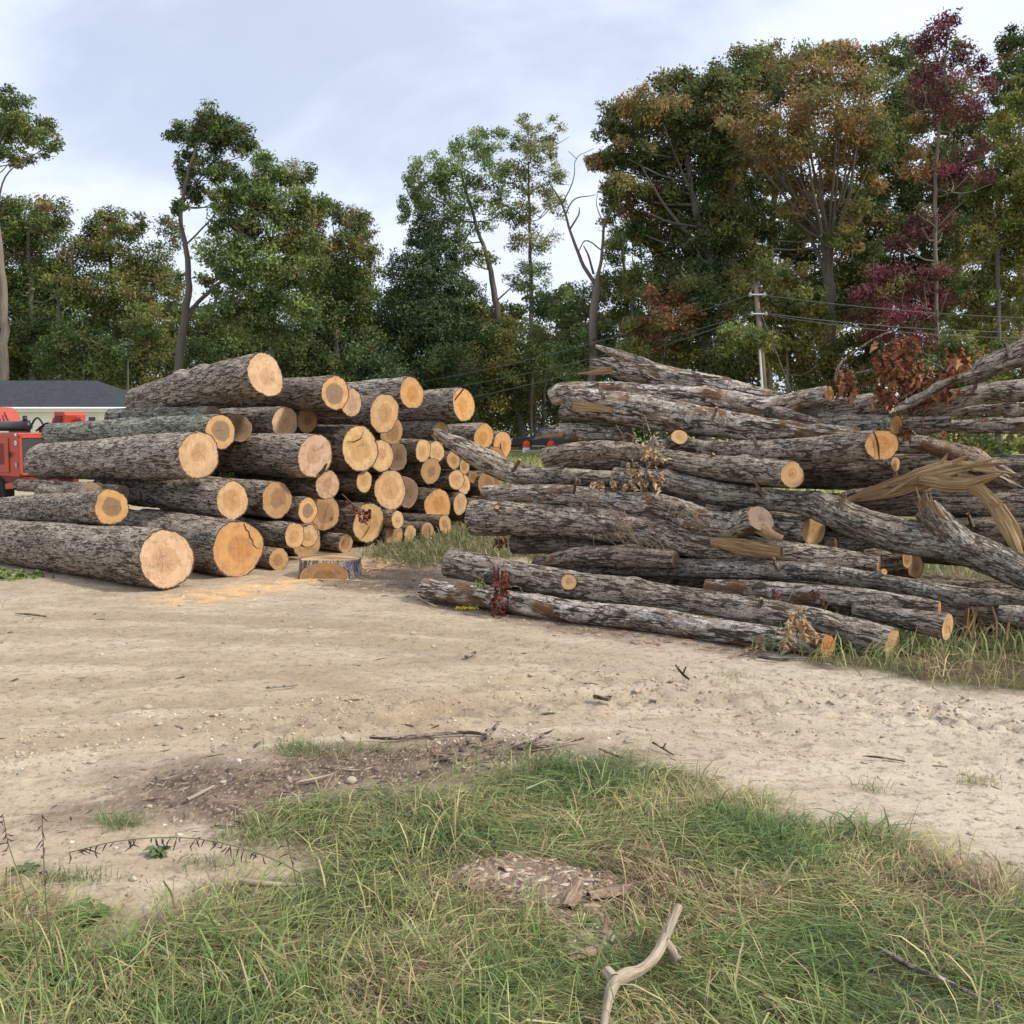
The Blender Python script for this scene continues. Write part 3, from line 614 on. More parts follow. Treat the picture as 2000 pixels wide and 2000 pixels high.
# id: offset, points (px, py, half height[, depth change]), bark, far face, near face, blend of the near cut towards the camera, label
RIGHT = {
 'R1': (0, [(831, 1150, 21), (1080, 1188, 23), (1266, 1210, 23), (1509, 1247, 24), (1617, 1262, 24)], 'flaky', 'grey', 'red', .25, 'long pale flaky log at the very front, lying along the dirt edge'),
 'R2': (.27, [(880, 1100, 29), (986, 1122, 28), (1110, 1143, 30), (1297, 1168, 27), (1555, 1210, 29), (1660, 1236, 31), (1745, 1258, 31)], 'smooth', 'grey', 'yellow', .2, 'long log with a sawn side branch stub, second from the front of the right pile'),
 'R3': (.6, [(1380, 1148, 16), (1470, 1152, 18), (1570, 1160, 20), (1700, 1172, 20), (1790, 1182, 16), (1836, 1186, 11)], 'flaky2', 'grey', 'red', .1, 'forked log ending in a small orange cut and a pale face in the grass'),
 'R4': (.96, [(1140, 1108, 15), (1250, 1108, 18), (1400, 1112, 19), (1586, 1116, 18), (1710, 1135, 16), (1866, 1161, 16), (2000, 1172, 14), (2120, 1190, 14)], 'lichen', 'grey', 'grey', 0, 'long thin whitish log running off the frame low on the right above the torn strips'),
 'R5': (.83, [(1050, 1096, 9), (1120, 1088, 17), (1210, 1086, 21), (1320, 1092, 18)], 'brown', 'old', 'old', 0, 'short bent dark log low behind the log with the sawn stub'),
 'R6': (1.1, [(929, 1010, 35), (1010, 1011, 33), (1100, 1016, 31), (1224, 1032, 31), (1379, 1064, 30), (1533, 1084, 25), (1640, 1093, 22), (1718, 1103, 17)], 'oak', 'old', 'brown', 0, 'thick brown log with a blunt left end and dry vines draped over its middle'),
 'R8': (1.2, [(950, 965, 18), (1068, 968, 21), (1193, 977, 22), (1286, 990, 26), (1410, 1026, 27, -.15), (1487, 1013, 25, -.35)], 'flaky2', 'yellow', 'grey', .45, 'bent log with bare brown side and weathered grey cut end turned upward'),
 'R9': (1.5, [(1380, 1008, 24), (1505, 1025, 28), (1590, 1037, 31)], 'oak', 'grey', 'yellow', .34, 'log with tall narrow yellow face crossed by a stick, beside the grey upturned end'),
 'R10': (1.6, [(855, 848, 10), (913, 880, 20), (975, 914, 21), (1037, 930, 19), (1130, 936, 16), (1230, 935, 15)], 'oak', 'grey', 'grey', 0, 'curved limb rising to a thin tip on the left in front of the stacked logs'),
 'R11': (1.35, [(1200, 930, 16), (1286, 940, 19), (1400, 964, 22), (1555, 978, 23), (1617, 994, 28), (1680, 1022, 30), (1757, 1046, 34), (1866, 1066, 33), (2000, 1118, 31), (2110, 1160, 30)], 'lichen', 'grey', 'grey', 0, 'big lichen spotted limb sloping down to the right with a splintered stub on top'),
 'R12': (1.5, [(1064, 893, 16), (1100, 884, 17), (1162, 876, 17), (1255, 884, 19), (1317, 898, 20, -.03), (1420, 913, 23, -.12), (1493, 922, 24, -.25), (1548, 928, 25, -.42)], 'oak', 'old', 'tan', .3, 'arched log with round tan cut face in the middle of the right pile'),
 'R13': (1.8, [(1270, 872, 14), (1345, 872, 15), (1400, 878, 17), (1555, 882, 24, -.12), (1650, 876, 28, -.35), (1723, 869, 31, -.62)], 'oak', 'grey', 'orange', .5, 'log with the largest round orange face split by a vertical crack, on the right pile'),
 'R14': (2.2, [(1560, 872, 18), (1700, 868, 18), (1811, 868, 17)], 'grey', 'grey', 'grey', 0, 'grey log end poking out right of the cracked orange face'),
 'R15': (2.0, [(1560, 912, 14), (1660, 908, 14), (1750, 906, 14)], 'dark', 'grey', 'yellow', .35, 'small log showing a pale sliver of face just under the cracked orange face'),
 'R16': (2.0, [(1117, 780, 24), (1224, 797, 30), (1317, 812, 31), (1420, 832, 27), (1555, 842, 20), (1680, 852, 14)], 'flaky', 'tan', 'grey', 0, 'thick pale flaky log high on the pile, bare orange wood at its left end'),
 'R17': (2.3, [(1080, 776, 18), (1110, 766, 20), (1224, 764, 17), (1317, 774, 22), (1420, 785, 22), (1493, 796, 21), (1560, 780, 18), (1620, 767, 16)], 'flaky', 'tan', 'orange', .3, 'forked flaky limb with two small sawn orange ends, near the top of the right pile'),
 'R18': (2.6, [(1172, 714, 12), (1224, 720, 22), (1317, 738, 21), (1420, 756, 18), (1480, 770, 14), (1530, 782, 12)], 'flaky', 'tan', 'grey', 0, 'topmost hollow limb of the right pile with a splintered left tip'),
 'R19': (2.5, [(1540, 800, 20), (1640, 795, 20), (1741, 787, 19)], 'grey', 'grey', 'yellow', .32, 'smooth grey cracked log with narrow pale face under the hanging dead leaves'),
 'R20': (2.3, [(1600, 824, 20), (1680, 828, 20), (1751, 831, 20)], 'lichen', 'grey', 'orange', .32, 'grey log with a thin orange face edge just below the smooth grey cracked log'),
 'R21': (2.6, [(1700, 836, 16), (1780, 830, 16), (1857, 828, 14)], 'grey', 'grey', 'grey', 0, 'grey log behind the thin orange face, under the long branch going right'),
 'R22': (2.4, [(1762, 806, 11), (1835, 788, 18), (1920, 768, 20), (2000, 762, 22), (2120, 754, 25)], 'grey', 'grey', 'grey', 0, 'long straight grey limb leaving the frame on the right below the leaning trunk'),
 'R23': (2.7, [(1880, 742, 12), (1920, 722, 19), (1960, 704, 22), (2010, 684, 25), (2120, 640, 28)], 'oak', 'grey', 'grey', 0, 'leaning trunk rising highest at the right edge beside the dead leaves'),
 'R24': (2.1, [(1748, 800, 6), (1810, 770, 7), (1860, 743, 6), (1960, 717, 5)], 'smooth', 'grey', 'grey', 0, 'thin bare branch lying across the grey limb below the dead leaves'),
 'R25': (2.9, [(1840, 807, 9), (1930, 800, 9), (2050, 794, 10)], 'flaky2', 'grey', 'grey', 0, 'thin flaky branch at the right edge, upper of two below the long grey limb'),
 'R26': (2.8, [(1850, 834, 12), (1930, 832, 14), (2080, 828, 15)], 'flaky', 'grey', 'grey', 0, 'flaky brown branch at the right edge, lower of two below the long grey limb'),
 'R27': (2.0, [(1800, 866, 12), (1870, 890, 20), (1930, 915, 20), (1985, 940, 12)], 'brown', 'grey', 'grey', 0, 'red brown log sloping down behind the torn yellow wood on the right'),
 'R28': (1.75, [(1600, 985, 9), (1700, 964, 14), (1800, 942, 18)], 'brown', 'grey', 'grey', 0, 'broken limb that ends in a twisted strip of torn yellow wood'),
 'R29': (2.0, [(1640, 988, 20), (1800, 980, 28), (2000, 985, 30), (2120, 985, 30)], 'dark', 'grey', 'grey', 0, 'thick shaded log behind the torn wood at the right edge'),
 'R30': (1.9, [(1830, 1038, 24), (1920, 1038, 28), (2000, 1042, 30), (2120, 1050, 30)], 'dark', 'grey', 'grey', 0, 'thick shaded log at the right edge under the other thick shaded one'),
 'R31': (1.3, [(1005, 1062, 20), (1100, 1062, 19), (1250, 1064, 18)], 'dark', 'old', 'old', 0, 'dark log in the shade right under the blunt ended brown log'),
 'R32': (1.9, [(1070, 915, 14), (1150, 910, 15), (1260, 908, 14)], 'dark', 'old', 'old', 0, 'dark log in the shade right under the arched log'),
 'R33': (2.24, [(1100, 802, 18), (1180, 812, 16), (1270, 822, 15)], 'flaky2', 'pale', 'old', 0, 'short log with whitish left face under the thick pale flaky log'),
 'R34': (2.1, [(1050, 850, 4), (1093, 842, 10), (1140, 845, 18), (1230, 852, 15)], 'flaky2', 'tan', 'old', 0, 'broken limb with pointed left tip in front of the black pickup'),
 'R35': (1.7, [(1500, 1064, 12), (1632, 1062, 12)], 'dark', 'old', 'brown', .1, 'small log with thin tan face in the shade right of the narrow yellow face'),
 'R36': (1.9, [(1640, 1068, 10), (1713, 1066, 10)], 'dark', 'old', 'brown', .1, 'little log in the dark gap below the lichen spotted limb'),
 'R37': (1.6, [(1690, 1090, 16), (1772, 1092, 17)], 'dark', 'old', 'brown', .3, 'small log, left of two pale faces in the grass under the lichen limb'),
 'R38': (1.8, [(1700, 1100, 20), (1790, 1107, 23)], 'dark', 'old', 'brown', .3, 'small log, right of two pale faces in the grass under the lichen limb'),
 'R39': (.9, [(1950, 1200, 14), (2080, 1218, 16)], 'lichen', 'grey', 'grey', 0, 'whitish log end in the grass at the right edge below the long thin log'),
}
def rpts(key, pts, off):
    out, rad = [], []
    for q in pts:
        d = refd(q[0]) + off + (q[3] if len(q) > 3 else 0); out.append(P(q[0], q[1], d)); rad.append(R_of(q[2], d))
    return out, rad
RO = {}
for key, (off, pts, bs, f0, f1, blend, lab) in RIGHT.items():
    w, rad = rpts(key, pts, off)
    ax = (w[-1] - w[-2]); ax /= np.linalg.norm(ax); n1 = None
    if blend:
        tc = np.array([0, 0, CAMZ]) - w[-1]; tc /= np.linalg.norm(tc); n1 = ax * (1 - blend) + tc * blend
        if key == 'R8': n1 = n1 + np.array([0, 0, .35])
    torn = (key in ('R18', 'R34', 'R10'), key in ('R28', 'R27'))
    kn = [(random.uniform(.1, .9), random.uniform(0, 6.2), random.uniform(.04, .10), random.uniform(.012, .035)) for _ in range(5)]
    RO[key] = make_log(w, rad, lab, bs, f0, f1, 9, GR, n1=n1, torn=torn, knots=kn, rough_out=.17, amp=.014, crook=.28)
def rp(px, py, off): return P(px, py, refd(px) + off)
def toward(p, q, f):  # point f of the way from p to q
    return p + (q - p) * f
# side branches and stubs
o = RO['R2']; c = rp(1113, 1141, .27); tcam = np.array([0, 0, CAMZ]) - c; tcam /= np.linalg.norm(tcam)
stub(o, c, c + (tcam + np.array([-.05, 0, .1])) * .20, .085, .068, 'smooth', 'tan', n1=tcam + np.array([0, 0, .12]))
o = RO['R3']
stub(o, rp(1670, 1190, .55), rp(1852, 1224, .42), .055, .098, 'smooth', 'yellow')
o = RO['R13']; c = rp(1300, 875, 1.75); e = rp(1327, 853, 1.50); stub(o, c, e, .06, .072, 'smooth', 'yellow', n1=(np.array([0, 0, CAMZ]) - e) / 9 + np.array([0, 0, .5]))
o = RO['R17']; stub(o, rp(1490, 797, 2.3), rp(1600, 832, 2.05), .075, .062, 'brown', 'brown', n1=np.array([.6, -.8, 0]))
o = RO['R6']; stub(o, rp(966, 1000, 1.0), rp(971, 990, .80), .022, .02, 'brown', 'tan')
o = RO['R12']; stub(o, rp(1290, 880, 1.5), rp(1275, 850, 1.45), .02, .013, 'smooth', 'tan')
o = RO['R4']; stub(o, rp(1700, 1128, .95), rp(1728, 1116, .80), .03, .025, 'smooth', 'orange')
o = RO['R11']; st_ = stub(o, rp(1880, 1068, 1.33), rp(1806, 992, 1.28), .125, .10, 'lichen', 'yellow')
for ch in list(st_.children): bpy.data.objects.remove(ch)
n13 = (np.array([0, 0, CAMZ]) - P(1723, 869, refd(1723) + 1.18)); n13 /= np.linalg.norm(n13); ax13 = rp(1723, 869, 1.18) - rp(1650, 876, 1.45); ax13 /= np.linalg.norm(ax13)
crack_on(RO['R13'], 1723, 869, [(1705, 842, .004), (1711, 855, .007), (1715, 872, .008), (1716, 886, .006), (1717, 897, .003)], 0, refd(1723) + 1.18, ax13 * .5 + n13 * .5)
q_ = random.Random(8)
for key, px, py, dx, dy, off in [('R16', 1180, 770, -14, -22, 1.85), ('R16', 1390, 815, 10, -20, 1.8), ('R11', 1490, 962, -16, -24, 1.25), ('R11', 1640, 985, 12, -22, 1.2), ('R4', 1520, 1105, -10, -18, .9), ('R2', 1480, 1190, 8, -22, .2), ('R13', 1480, 868, -10, -18, 1.6), ('R6', 1150, 1000, -12, -20, 1.0), ('R8', 1120, 955, 6, -20, 1.1), ('R23', 1975, 690, -14, -26, 2.6), ('R22', 1900, 758, 12, -22, 2.3), ('R10', 1000, 915, 16, -18, 1.5), ('R30', 1900, 1020, -10, -18, 1.8), ('R12', 1380, 900, 14, -14, 1.4)]:
    stub(RO[key], rp(px, py + 8, off), rp(px + dx, py + dy, off - .05), q_.uniform(.018, .03), q_.uniform(.010, .018), 'brown', 'tan')
# support logs lying in the shade under and inside the jumbled pile
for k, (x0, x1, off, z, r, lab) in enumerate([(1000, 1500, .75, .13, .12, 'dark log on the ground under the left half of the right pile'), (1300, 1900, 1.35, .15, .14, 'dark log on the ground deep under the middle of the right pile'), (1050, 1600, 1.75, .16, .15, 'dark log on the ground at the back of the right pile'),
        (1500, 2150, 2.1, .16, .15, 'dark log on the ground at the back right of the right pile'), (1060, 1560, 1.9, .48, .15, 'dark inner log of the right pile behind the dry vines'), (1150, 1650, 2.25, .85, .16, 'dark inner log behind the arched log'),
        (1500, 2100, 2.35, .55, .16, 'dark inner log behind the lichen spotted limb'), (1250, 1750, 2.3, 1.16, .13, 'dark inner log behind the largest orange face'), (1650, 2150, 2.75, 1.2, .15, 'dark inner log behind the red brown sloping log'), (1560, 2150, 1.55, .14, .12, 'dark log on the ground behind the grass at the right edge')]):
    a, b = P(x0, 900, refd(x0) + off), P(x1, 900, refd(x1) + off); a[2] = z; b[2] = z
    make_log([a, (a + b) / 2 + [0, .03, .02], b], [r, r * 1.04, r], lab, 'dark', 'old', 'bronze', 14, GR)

# torn strips of yellow wood
def strip(name, pts, width, thick, parent, base, seed, twist=0.0, mat=TORN, a0=1.35):
    """fibrous strip: ribbon with ridged section through world pts"""
    c = spline(np.asarray(pts, float), 28); n = 14; t, A, B = frames(c); s = np.linspace(0, 1, len(c)); L = np.linalg.norm(np.diff(c, axis=0), axis=1).sum()
    w = np.interp(s, np.linspace(0, 1, len(width)), width); V = []; C = []
    for i in range(len(c)):
        a = a0 + twist * s[i]; e1 = A[i] * math.cos(a) + B[i] * math.sin(a); e2 = np.cross(t[i], e1)
        for side in (1, -1):
            for k in range(n):
                u = (k / (n - 1) - .5) * (1 if side == 1 else -1)
                h = thick * (1 - (2 * abs(u)) ** 2.2) * (1 if side == 1 else -.6) + thick * .5 * perlin(np.array([[u * 11, s[i] * 1.6, seed + side]]))[0]
                V.append(c[i] + e1 * u * w[i] * (1 + .12 * perlin(np.array([[s[i] * 9, u * 4, seed]]))[0]) + e2 * h); C.append((u * w[i], h, s[i] * L))
    m = 2 * n; i = np.arange(len(c) - 1)[:, None] * m; j = np.arange(m)[None]; j2 = (j + 1) % m
    q = np.stack([i + j, i + j2, i + m + j2, i + m + j], -1).reshape(-1, 4)
    V = np.array(V); me = np_mesh(name, V - base, q, attrs={'bark_co': ('FLOAT_VECTOR', np.array(C) + seed)}, mats=(mat,))
    return link(name, me, parent)
b28 = np.array(RO['R28']['_base'])
for k, (pp, w, tw) in enumerate([([(1640, 982, 1.70), (1760, 948, 1.62), (1885, 914, 1.56)], [.03, .11, .17, .16, .06], .3), ([(1735, 947, 1.60), (1850, 916, 1.54), (1965, 905, 1.50)], [.04, .13, .15, .07, .01], -.3), ([(1795, 938, 1.54), (1880, 946, 1.48), (1955, 926, 1.47)], [.06, .13, .12, .02], .8),
        ([(1888, 938, 1.50), (1918, 962, 1.46), (1946, 990, 1.43)], [.12, .11, .12], .2), ([(1940, 980, 1.44), (1970, 1036, 1.42), (2000, 1100, 1.42)], [.11, .12, .10, .03], -.2), ([(1958, 985, 1.45), (1984, 1030, 1.44), (2002, 1072, 1.44)], [.03, .06, .02], .3)]):
    strip('torn_strip', [rp(x, y, o_) for x, y, o_ in pp], w, .016, RO['R28'], b28, 3.1 + k, tw)
for k, (x0, y0, x, y) in enumerate([(1880, 910, 1985, 902), (1900, 915, 2000, 928), (1870, 930, 1960, 936), (1860, 905, 1900, 886), (1840, 905, 1852, 884), (1790, 930, 1720, 972), (1905, 905, 1955, 893)]): strip('splinter', [rp(x0, y0, 1.5), rp((x0 + x) / 2, (y0 + y) / 2, 1.5), rp(x, y, 1.49)], [.05, .028, .003], .007, RO['R28'], b28, 17 + k, .2)
b8 = np.array(RO['R8']['_base'])
strip('torn_strip', [rp(1390, 1058, .95), rp(1440, 1066, .92), rp(1490, 1075, .9), rp(1527, 1080, .88)], [.07, .13, .14, .12], .03, RO['R8'], b8, 2.2, .5)
strip('torn_strip', [rp(1480, 1030, .85), rp(1510, 1046, .8), rp(1530, 1052, .8)], [.10, .09, .05], .025, RO['R8'], b8, 4.2, .3)
strip('bare_wood', [rp(1120, 788, 1.86), rp(1165, 792, 1.85), rp(1215, 805, 1.855)], [.14, .13, .03], .012, RO['R16'], np.array(RO['R16']['_base']), 6.2, .1)
b4 = np.array(RO['R4']['_base'])
for k, (xa, xb, w) in enumerate([(1912, 1880, .07), (1935, 1946, .03), (1962, 1966, .045), (1898, 1896, .03)]):
    strip('torn_strip', [rp(xa, 1180, .93), rp((xa + xb) / 2 + 6, 1212, .86), rp(xb, 1258 - 4 * k, .78)], [w * .7, w, w * .6], .008, RO['R4'], b4, 7.7 + k, .3)
b18 = np.array(RO['R18']['_base'])
strip('torn_strip', [rp(1290, 722, 2.55), rp(1225, 700, 2.5), rp(1190, 686, 2.48), rp(1164, 676, 2.5)], [.10, .13, .10, .03], .03, RO['R18'], b18, 1.2, .2, BARK)
strip('torn_strip', [rp(1200, 722, 2.5), rp(1165, 727, 2.45), rp(1128, 730, 2.45)], [.08, .06, .015], .012, RO['R18'], b18, 1.9, .2)
for oo in RO['R18'].children:
    if oo.name.startswith('torn_strip') and oo.data.materials[0] == BARK: set_bark(oo, 'flaky2', 3.0)
b11 = np.array(RO['R11']['_base'])
for k in range(9):
    x = 1792 + k * 5.2; strip('splinter', [rp(x + 8, 1010, 1.22), rp(x + 1 - k, 985, 1.2), rp(x - 5 - 3 * (k % 3), 978 - 9 * (k * 7 % 4), 1.18)], [.035, .022, .004], .006, RO['R11'], b11, 9 + k, .3)
b34 = np.array(RO['R34']['_base'])
strip('torn_strip', [rp(1100, 850, 2.0), rp(1070, 852, 1.98), rp(1045, 856, 1.98)], [.05, .035, .01], .008, RO['R34'], b34, 3.9, .2)

# stump with a slanting notch sawn into its front, purple paint on its bark
sd_ = 10.75; sb = G(636, 1131) + np.array([0, .30, 0]); nt = 96; th = np.arange(nt) / nt * 2 * np.pi
srad = .325 + .012 * perlin(np.column_stack([np.cos(th) * 3, np.sin(th) * 3, th * 0])) ; zs_l = np.linspace(-.03, .185, 14)
V = np.array([[(srad[k] * (1.08 - .08 * min(1, (z + .03) / .15)) + .010 * (1 - 2 * abs(perlin(np.array([[math.cos(th[k]) * 9, math.sin(th[k]) * 9, z * 5]]))[0]))) * np.array([math.cos(th[k]), math.sin(th[k])]) for k in range(nt)] for z in zs_l])
V = np.dstack([V, np.broadcast_to(zs_l[:, None], (14, nt))]); co = V.copy()
# the notch plane: leans back from the front foot to the top
def notch_y(z): return -.285 + .10 * (z / .2) 
cutm = V[..., 1] < notch_y(V[..., 2]); V[..., 1] = np.where(cutm & (np.abs(V[..., 0] + .02) < .30), notch_y(V[..., 2]) + .02, V[..., 1])
q = np.stack([(np.arange(13)[:, None] * nt + np.arange(nt)[None]), (np.arange(13)[:, None] * nt + (np.arange(nt) + 1)[None] % nt), (np.arange(1, 14)[:, None] * nt + (np.arange(nt) + 1)[None] % nt), (np.arange(1, 14)[:, None] * nt + np.arange(nt)[None])], -1).reshape(-1, 4)
stump = link('tree_stump', np_mesh('tree_stump', V.reshape(-1, 3), q, attrs={'bark_co': ('FLOAT_VECTOR', co.reshape(-1, 3) + 5)}, mats=(BARK,)), None, sb)
set_bark(stump, 'grey', 3.3); stump['plate'] = 34.; tag(stump, 'low flat sawn stump with notched front and purple paint, standing before the stacked logs', 'stump')
Vc, qc, tr, fc, rr = cap_mesh(V[-1], None, np.array([0, 0, 1.0]), 4.4)
tf = link('cut_top', np_mesh('cut_top', Vc, qc, tr, {'face_co': ('FLOAT_VECTOR', fc), 'face_r': ('FLOAT', rr)}, mats=(FACE,)), stump); set_face(tf, 'yellow', 4.4)
m = 40; xs = np.linspace(-.30, .26, m); arc = .172 * np.sqrt(np.clip(1 - ((xs + .02) / .285) ** 2, 0, 1)); Vn = []; fcn = []; rrn = []
for k in range(m):
    for f in np.linspace(0, 1, 6):
        z = -.02 + (arc[k] + .01) * f; Vn.append((xs[k], notch_y(z) + .006, z)); fcn.append((xs[k], z - .0, .3)); rrn.append(max(math.hypot((xs[k] + .02) / .262, z / .2) * .96, 0))
qn = np.array([[a * 6 + b, (a + 1) * 6 + b, (a + 1) * 6 + b + 1, a * 6 + b + 1] for a in range(m - 1) for b in range(5)])
nf = link('notch_face', np_mesh('notch_face', np.array(Vn), qn, attrs={'face_co': ('FLOAT_VECTOR', np.array(fcn)), 'face_r': ('FLOAT', np.array(rrn))}, mats=(FACE,)), stump); set_face(nf, 'bronze', 6.1)
t = NT('purple_paint'); pn = t.noise(t.mapping(t.tc(), (1, 1, .3)), 60, 4)
PURPLE = t.bsdf(t.mix(pn, (.10, .06, .22), (.20, .15, .42)), .8)
for k, (a, w, z0, z1) in enumerate([(-.93, .03, .10, .19), (-.80, .05, .06, .19), (-.66, .03, .09, .195), (-.52, .04, .05, .185)]):
    mb = MB(); n = 5
    vs = [((.345) * math.cos(a + w * i / n), .345 * math.sin(a + w * i / n), z) for z in (z0, z1) for i in range(n + 1)]
    mb.add(vs, [(i, i + 1, n + 2 + i, n + 1 + i) for i in range(n)]); mb.build('paint_mark', PURPLE, stump)

# ------------------------------------------------------------------ trees
TRUNK = None
def mat_trunk():
    t = NT('trunk_bark'); co = t.tc('Object'); n = t.noise(t.mapping(co, (1, 1, .12)), 9, 5, .65); l = t.noise(co, .8, 3)
    c = t.mix(n, (.06, .05, .042), (.24, .215, .19)); c = t.mix(1.0, c, t.obj('tint', 'Color'), 'MULTIPLY'); c = t.mix(t.rng(l, .5, .7, 0, .4), c, (.16, .17, .12))
    return t.bsdf(c, .9, t.bump(n, .8, .05), .1)
TRUNK = mat_trunk()
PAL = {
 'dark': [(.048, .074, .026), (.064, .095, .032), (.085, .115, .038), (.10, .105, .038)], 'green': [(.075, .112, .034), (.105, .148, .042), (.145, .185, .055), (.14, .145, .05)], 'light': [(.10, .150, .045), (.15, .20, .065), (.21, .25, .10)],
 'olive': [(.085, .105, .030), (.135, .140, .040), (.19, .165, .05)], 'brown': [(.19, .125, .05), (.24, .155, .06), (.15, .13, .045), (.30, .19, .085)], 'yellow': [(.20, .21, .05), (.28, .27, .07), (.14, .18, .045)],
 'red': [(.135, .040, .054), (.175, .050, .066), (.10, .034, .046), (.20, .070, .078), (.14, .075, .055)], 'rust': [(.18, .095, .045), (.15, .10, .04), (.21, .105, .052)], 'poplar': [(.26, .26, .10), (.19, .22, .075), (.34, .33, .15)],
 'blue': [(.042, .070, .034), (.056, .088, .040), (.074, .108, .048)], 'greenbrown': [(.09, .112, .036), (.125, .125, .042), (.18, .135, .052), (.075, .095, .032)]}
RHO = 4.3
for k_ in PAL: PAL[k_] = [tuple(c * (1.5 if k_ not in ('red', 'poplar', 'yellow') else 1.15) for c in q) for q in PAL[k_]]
def leaf_cloud(blobs, d, pal, size, rho, seed, loose=1.0):
    r_ = np.random.default_rng(seed); Cs, Ts, Os = [], [], []
    for b in blobs:
        px, py, rx, ry = b[:4]; p_ = PAL[b[4]] if len(b) > 4 else PAL[pal]; dd = d + (b[5] if len(b) > 5 else r_.normal() * 1.2)
        c = P(px, py, dd); R = np.array([R_of(rx, dd), (R_of(rx, dd) + R_of(ry, dd)) / 2, R_of(ry, dd)])
        n = int(rho * math.pi * R[0] * R[2]); n = int(n * RHO); K = max(5, int(n / 120))
        u = r_.normal(size=(K, 3)); u /= np.linalg.norm(u, axis=1)[:, None]; rad = .35 + .65 * r_.random(K) ** .6
        cc = c + u * rad[:, None] * R; pick = r_.integers(0, K, n); sg = .155 * R.mean() * loose + .08
        q = cc[pick] + np.clip(r_.normal(size=(n, 3)), -2, 2) * sg * np.array([1, 1, .75])
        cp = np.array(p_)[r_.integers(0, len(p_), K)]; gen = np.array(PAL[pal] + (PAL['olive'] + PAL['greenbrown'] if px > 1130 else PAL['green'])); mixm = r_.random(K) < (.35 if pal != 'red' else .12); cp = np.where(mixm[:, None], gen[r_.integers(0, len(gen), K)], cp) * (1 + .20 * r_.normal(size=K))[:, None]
        col = np.clip(cp[pick] * (1 + .20 * r_.normal(size=n))[:, None] * (1 + .06 * r_.normal(size=(n, 3))), .006, .6)
        Cs.append(q); Ts.append(col); o = (q - c) / R; Os.append(o)
    q = np.vstack(Cs); col = np.vstack(Ts); o = np.vstack(Os); n = len(q)
    nr = r_.normal(size=(n, 3)) + o * .6 + np.array([0, 0, .5]); nr /= np.linalg.norm(nr, axis=1)[:, None]
    e1 = np.cross(nr, r_.normal(size=(n, 3))); e1 /= np.linalg.norm(e1, axis=1)[:, None]; e2 = np.cross(nr, e1)
    l = size * 1.0 * (.6 + .8 * r_.random(n))[:, None]; w = l * (.42 + .30 * r_.random(n))[:, None]
    V = np.stack([q - e1 * l * .5 + e2 * w * .2, q + e2 * w * .6 + e1 * l * .1, q + e1 * l * .5 - e2 * w * .35], 1).reshape(-1, 3)
    Q = np.arange(3 * n).reshape(n, 3); return V, Q, np.repeat(np.column_stack([col, np.ones(n)]), 3, axis=0)
def branch_mesh(lines, base, n=7):
    Vs, Qs, b = [], [], 0
    for ln in lines:
        ln = np.asarray(ln, float); c = spline(ln, max(6, len(ln) * 4)); wob = np.array([perlin(c[:, :3] * .9 + k * 7.7) for k in range(3)]).T * np.minimum(.25, c[:, 3:4] * 1.2)
        v, q, _, _ = tube_arrays(c[:, :3] + wob, np.maximum(c[:, 3], .012), n); Vs.append(v); Qs.append(q + b); b += len(v)
    return np.vstack(Vs) - base, np.vstack(Qs)
_ts = [100]
def tree(label, d, trunk, blobs, pal='green', size=.24, rho=95, limbs=(), group=None, name='tree', tint=(1, 1, 1), auto=True, loose=1.0, twigs=0):
    _ts[0] += 1; r_ = np.random.default_rng(_ts[0])
    tw = [np.append(P(x, y, d), R_of(w * .82, d)) for x, y, w in trunk]
    base = np.array([tw[0][0], tw[0][1], 0.0]); lines = [[np.append(base + [0, 0, -.1], tw[0][3] * 1.15)] + tw]
    for lb in limbs: lines.append([np.append(P(x, y, d + (k * .6) * (1 if hash(x) % 2 else -1)), R_of(w * .5, d)) for k, (x, y, w) in enumerate(lb)])
    if auto:
        tp = spline(np.array(tw), 40)
        for bl in blobs:
            c = P(bl[0], bl[1] + bl[3] * .3, d + r_.normal() * 1.0); dist = np.linalg.norm(tp[:, :3] - c, axis=1) + np.maximum(0, tp[:, 2] - c[2] + .5) * 3
            k = dist.argmin(); s = tp[k]; mid = (s[:3] + c) / 2 + np.array([0, 0, -.25]); lines.append([np.append(s[:3], min(.09, s[3] * .4)), np.append(mid, min(.07, s[3] * .28)), np.append(c, .035)])
            for _ in range(twigs):
                e = c + r_.normal(size=3) * R_of(bl[2], d) * .8; lines.append([np.append(mid, .04), np.append((mid + e) / 2 + r_.normal(size=3) * .2, .03), np.append(e, .015)])
    o = empty(name, base)
    v, q = branch_mesh(lines, base); tk = link('trunk', np_mesh('trunk', v, q, mats=(TRUNK,)), o); tk['tint'] = list(tint)
    if blobs:
        V, Q, T = leaf_cloud(blobs, d, pal, size, rho, _ts[0], loose); link('crown', np_mesh('crown', V - base, None, Q, attrs={'tint': ('FLOAT_COLOR', T)}, mats=(LEAF,), smooth=False), o)
    tag(o, label, 'tree', group); return o
W = 'wood along the back of the yard'
tree('maple at the left edge, its leafy top alone against the sky', 70, [(5, 860, 12), (8, 700, 11), (6, 560, 9), (-8, 430, 7), (-25, 330, 4)], [(20, 205, 40, 35), (65, 245, 40, 32), (95, 280, 28, 24), (30, 260, 50, 30), (20, 310, 40, 20), (-45, 240, 60, 70)], 'green', .26, 80, limbs=[[(-8, 430, 5), (10, 345, 3), (60, 310, 2), (110, 305, 1)]], group=W, tint=(1.5, 1.42, 1.3))
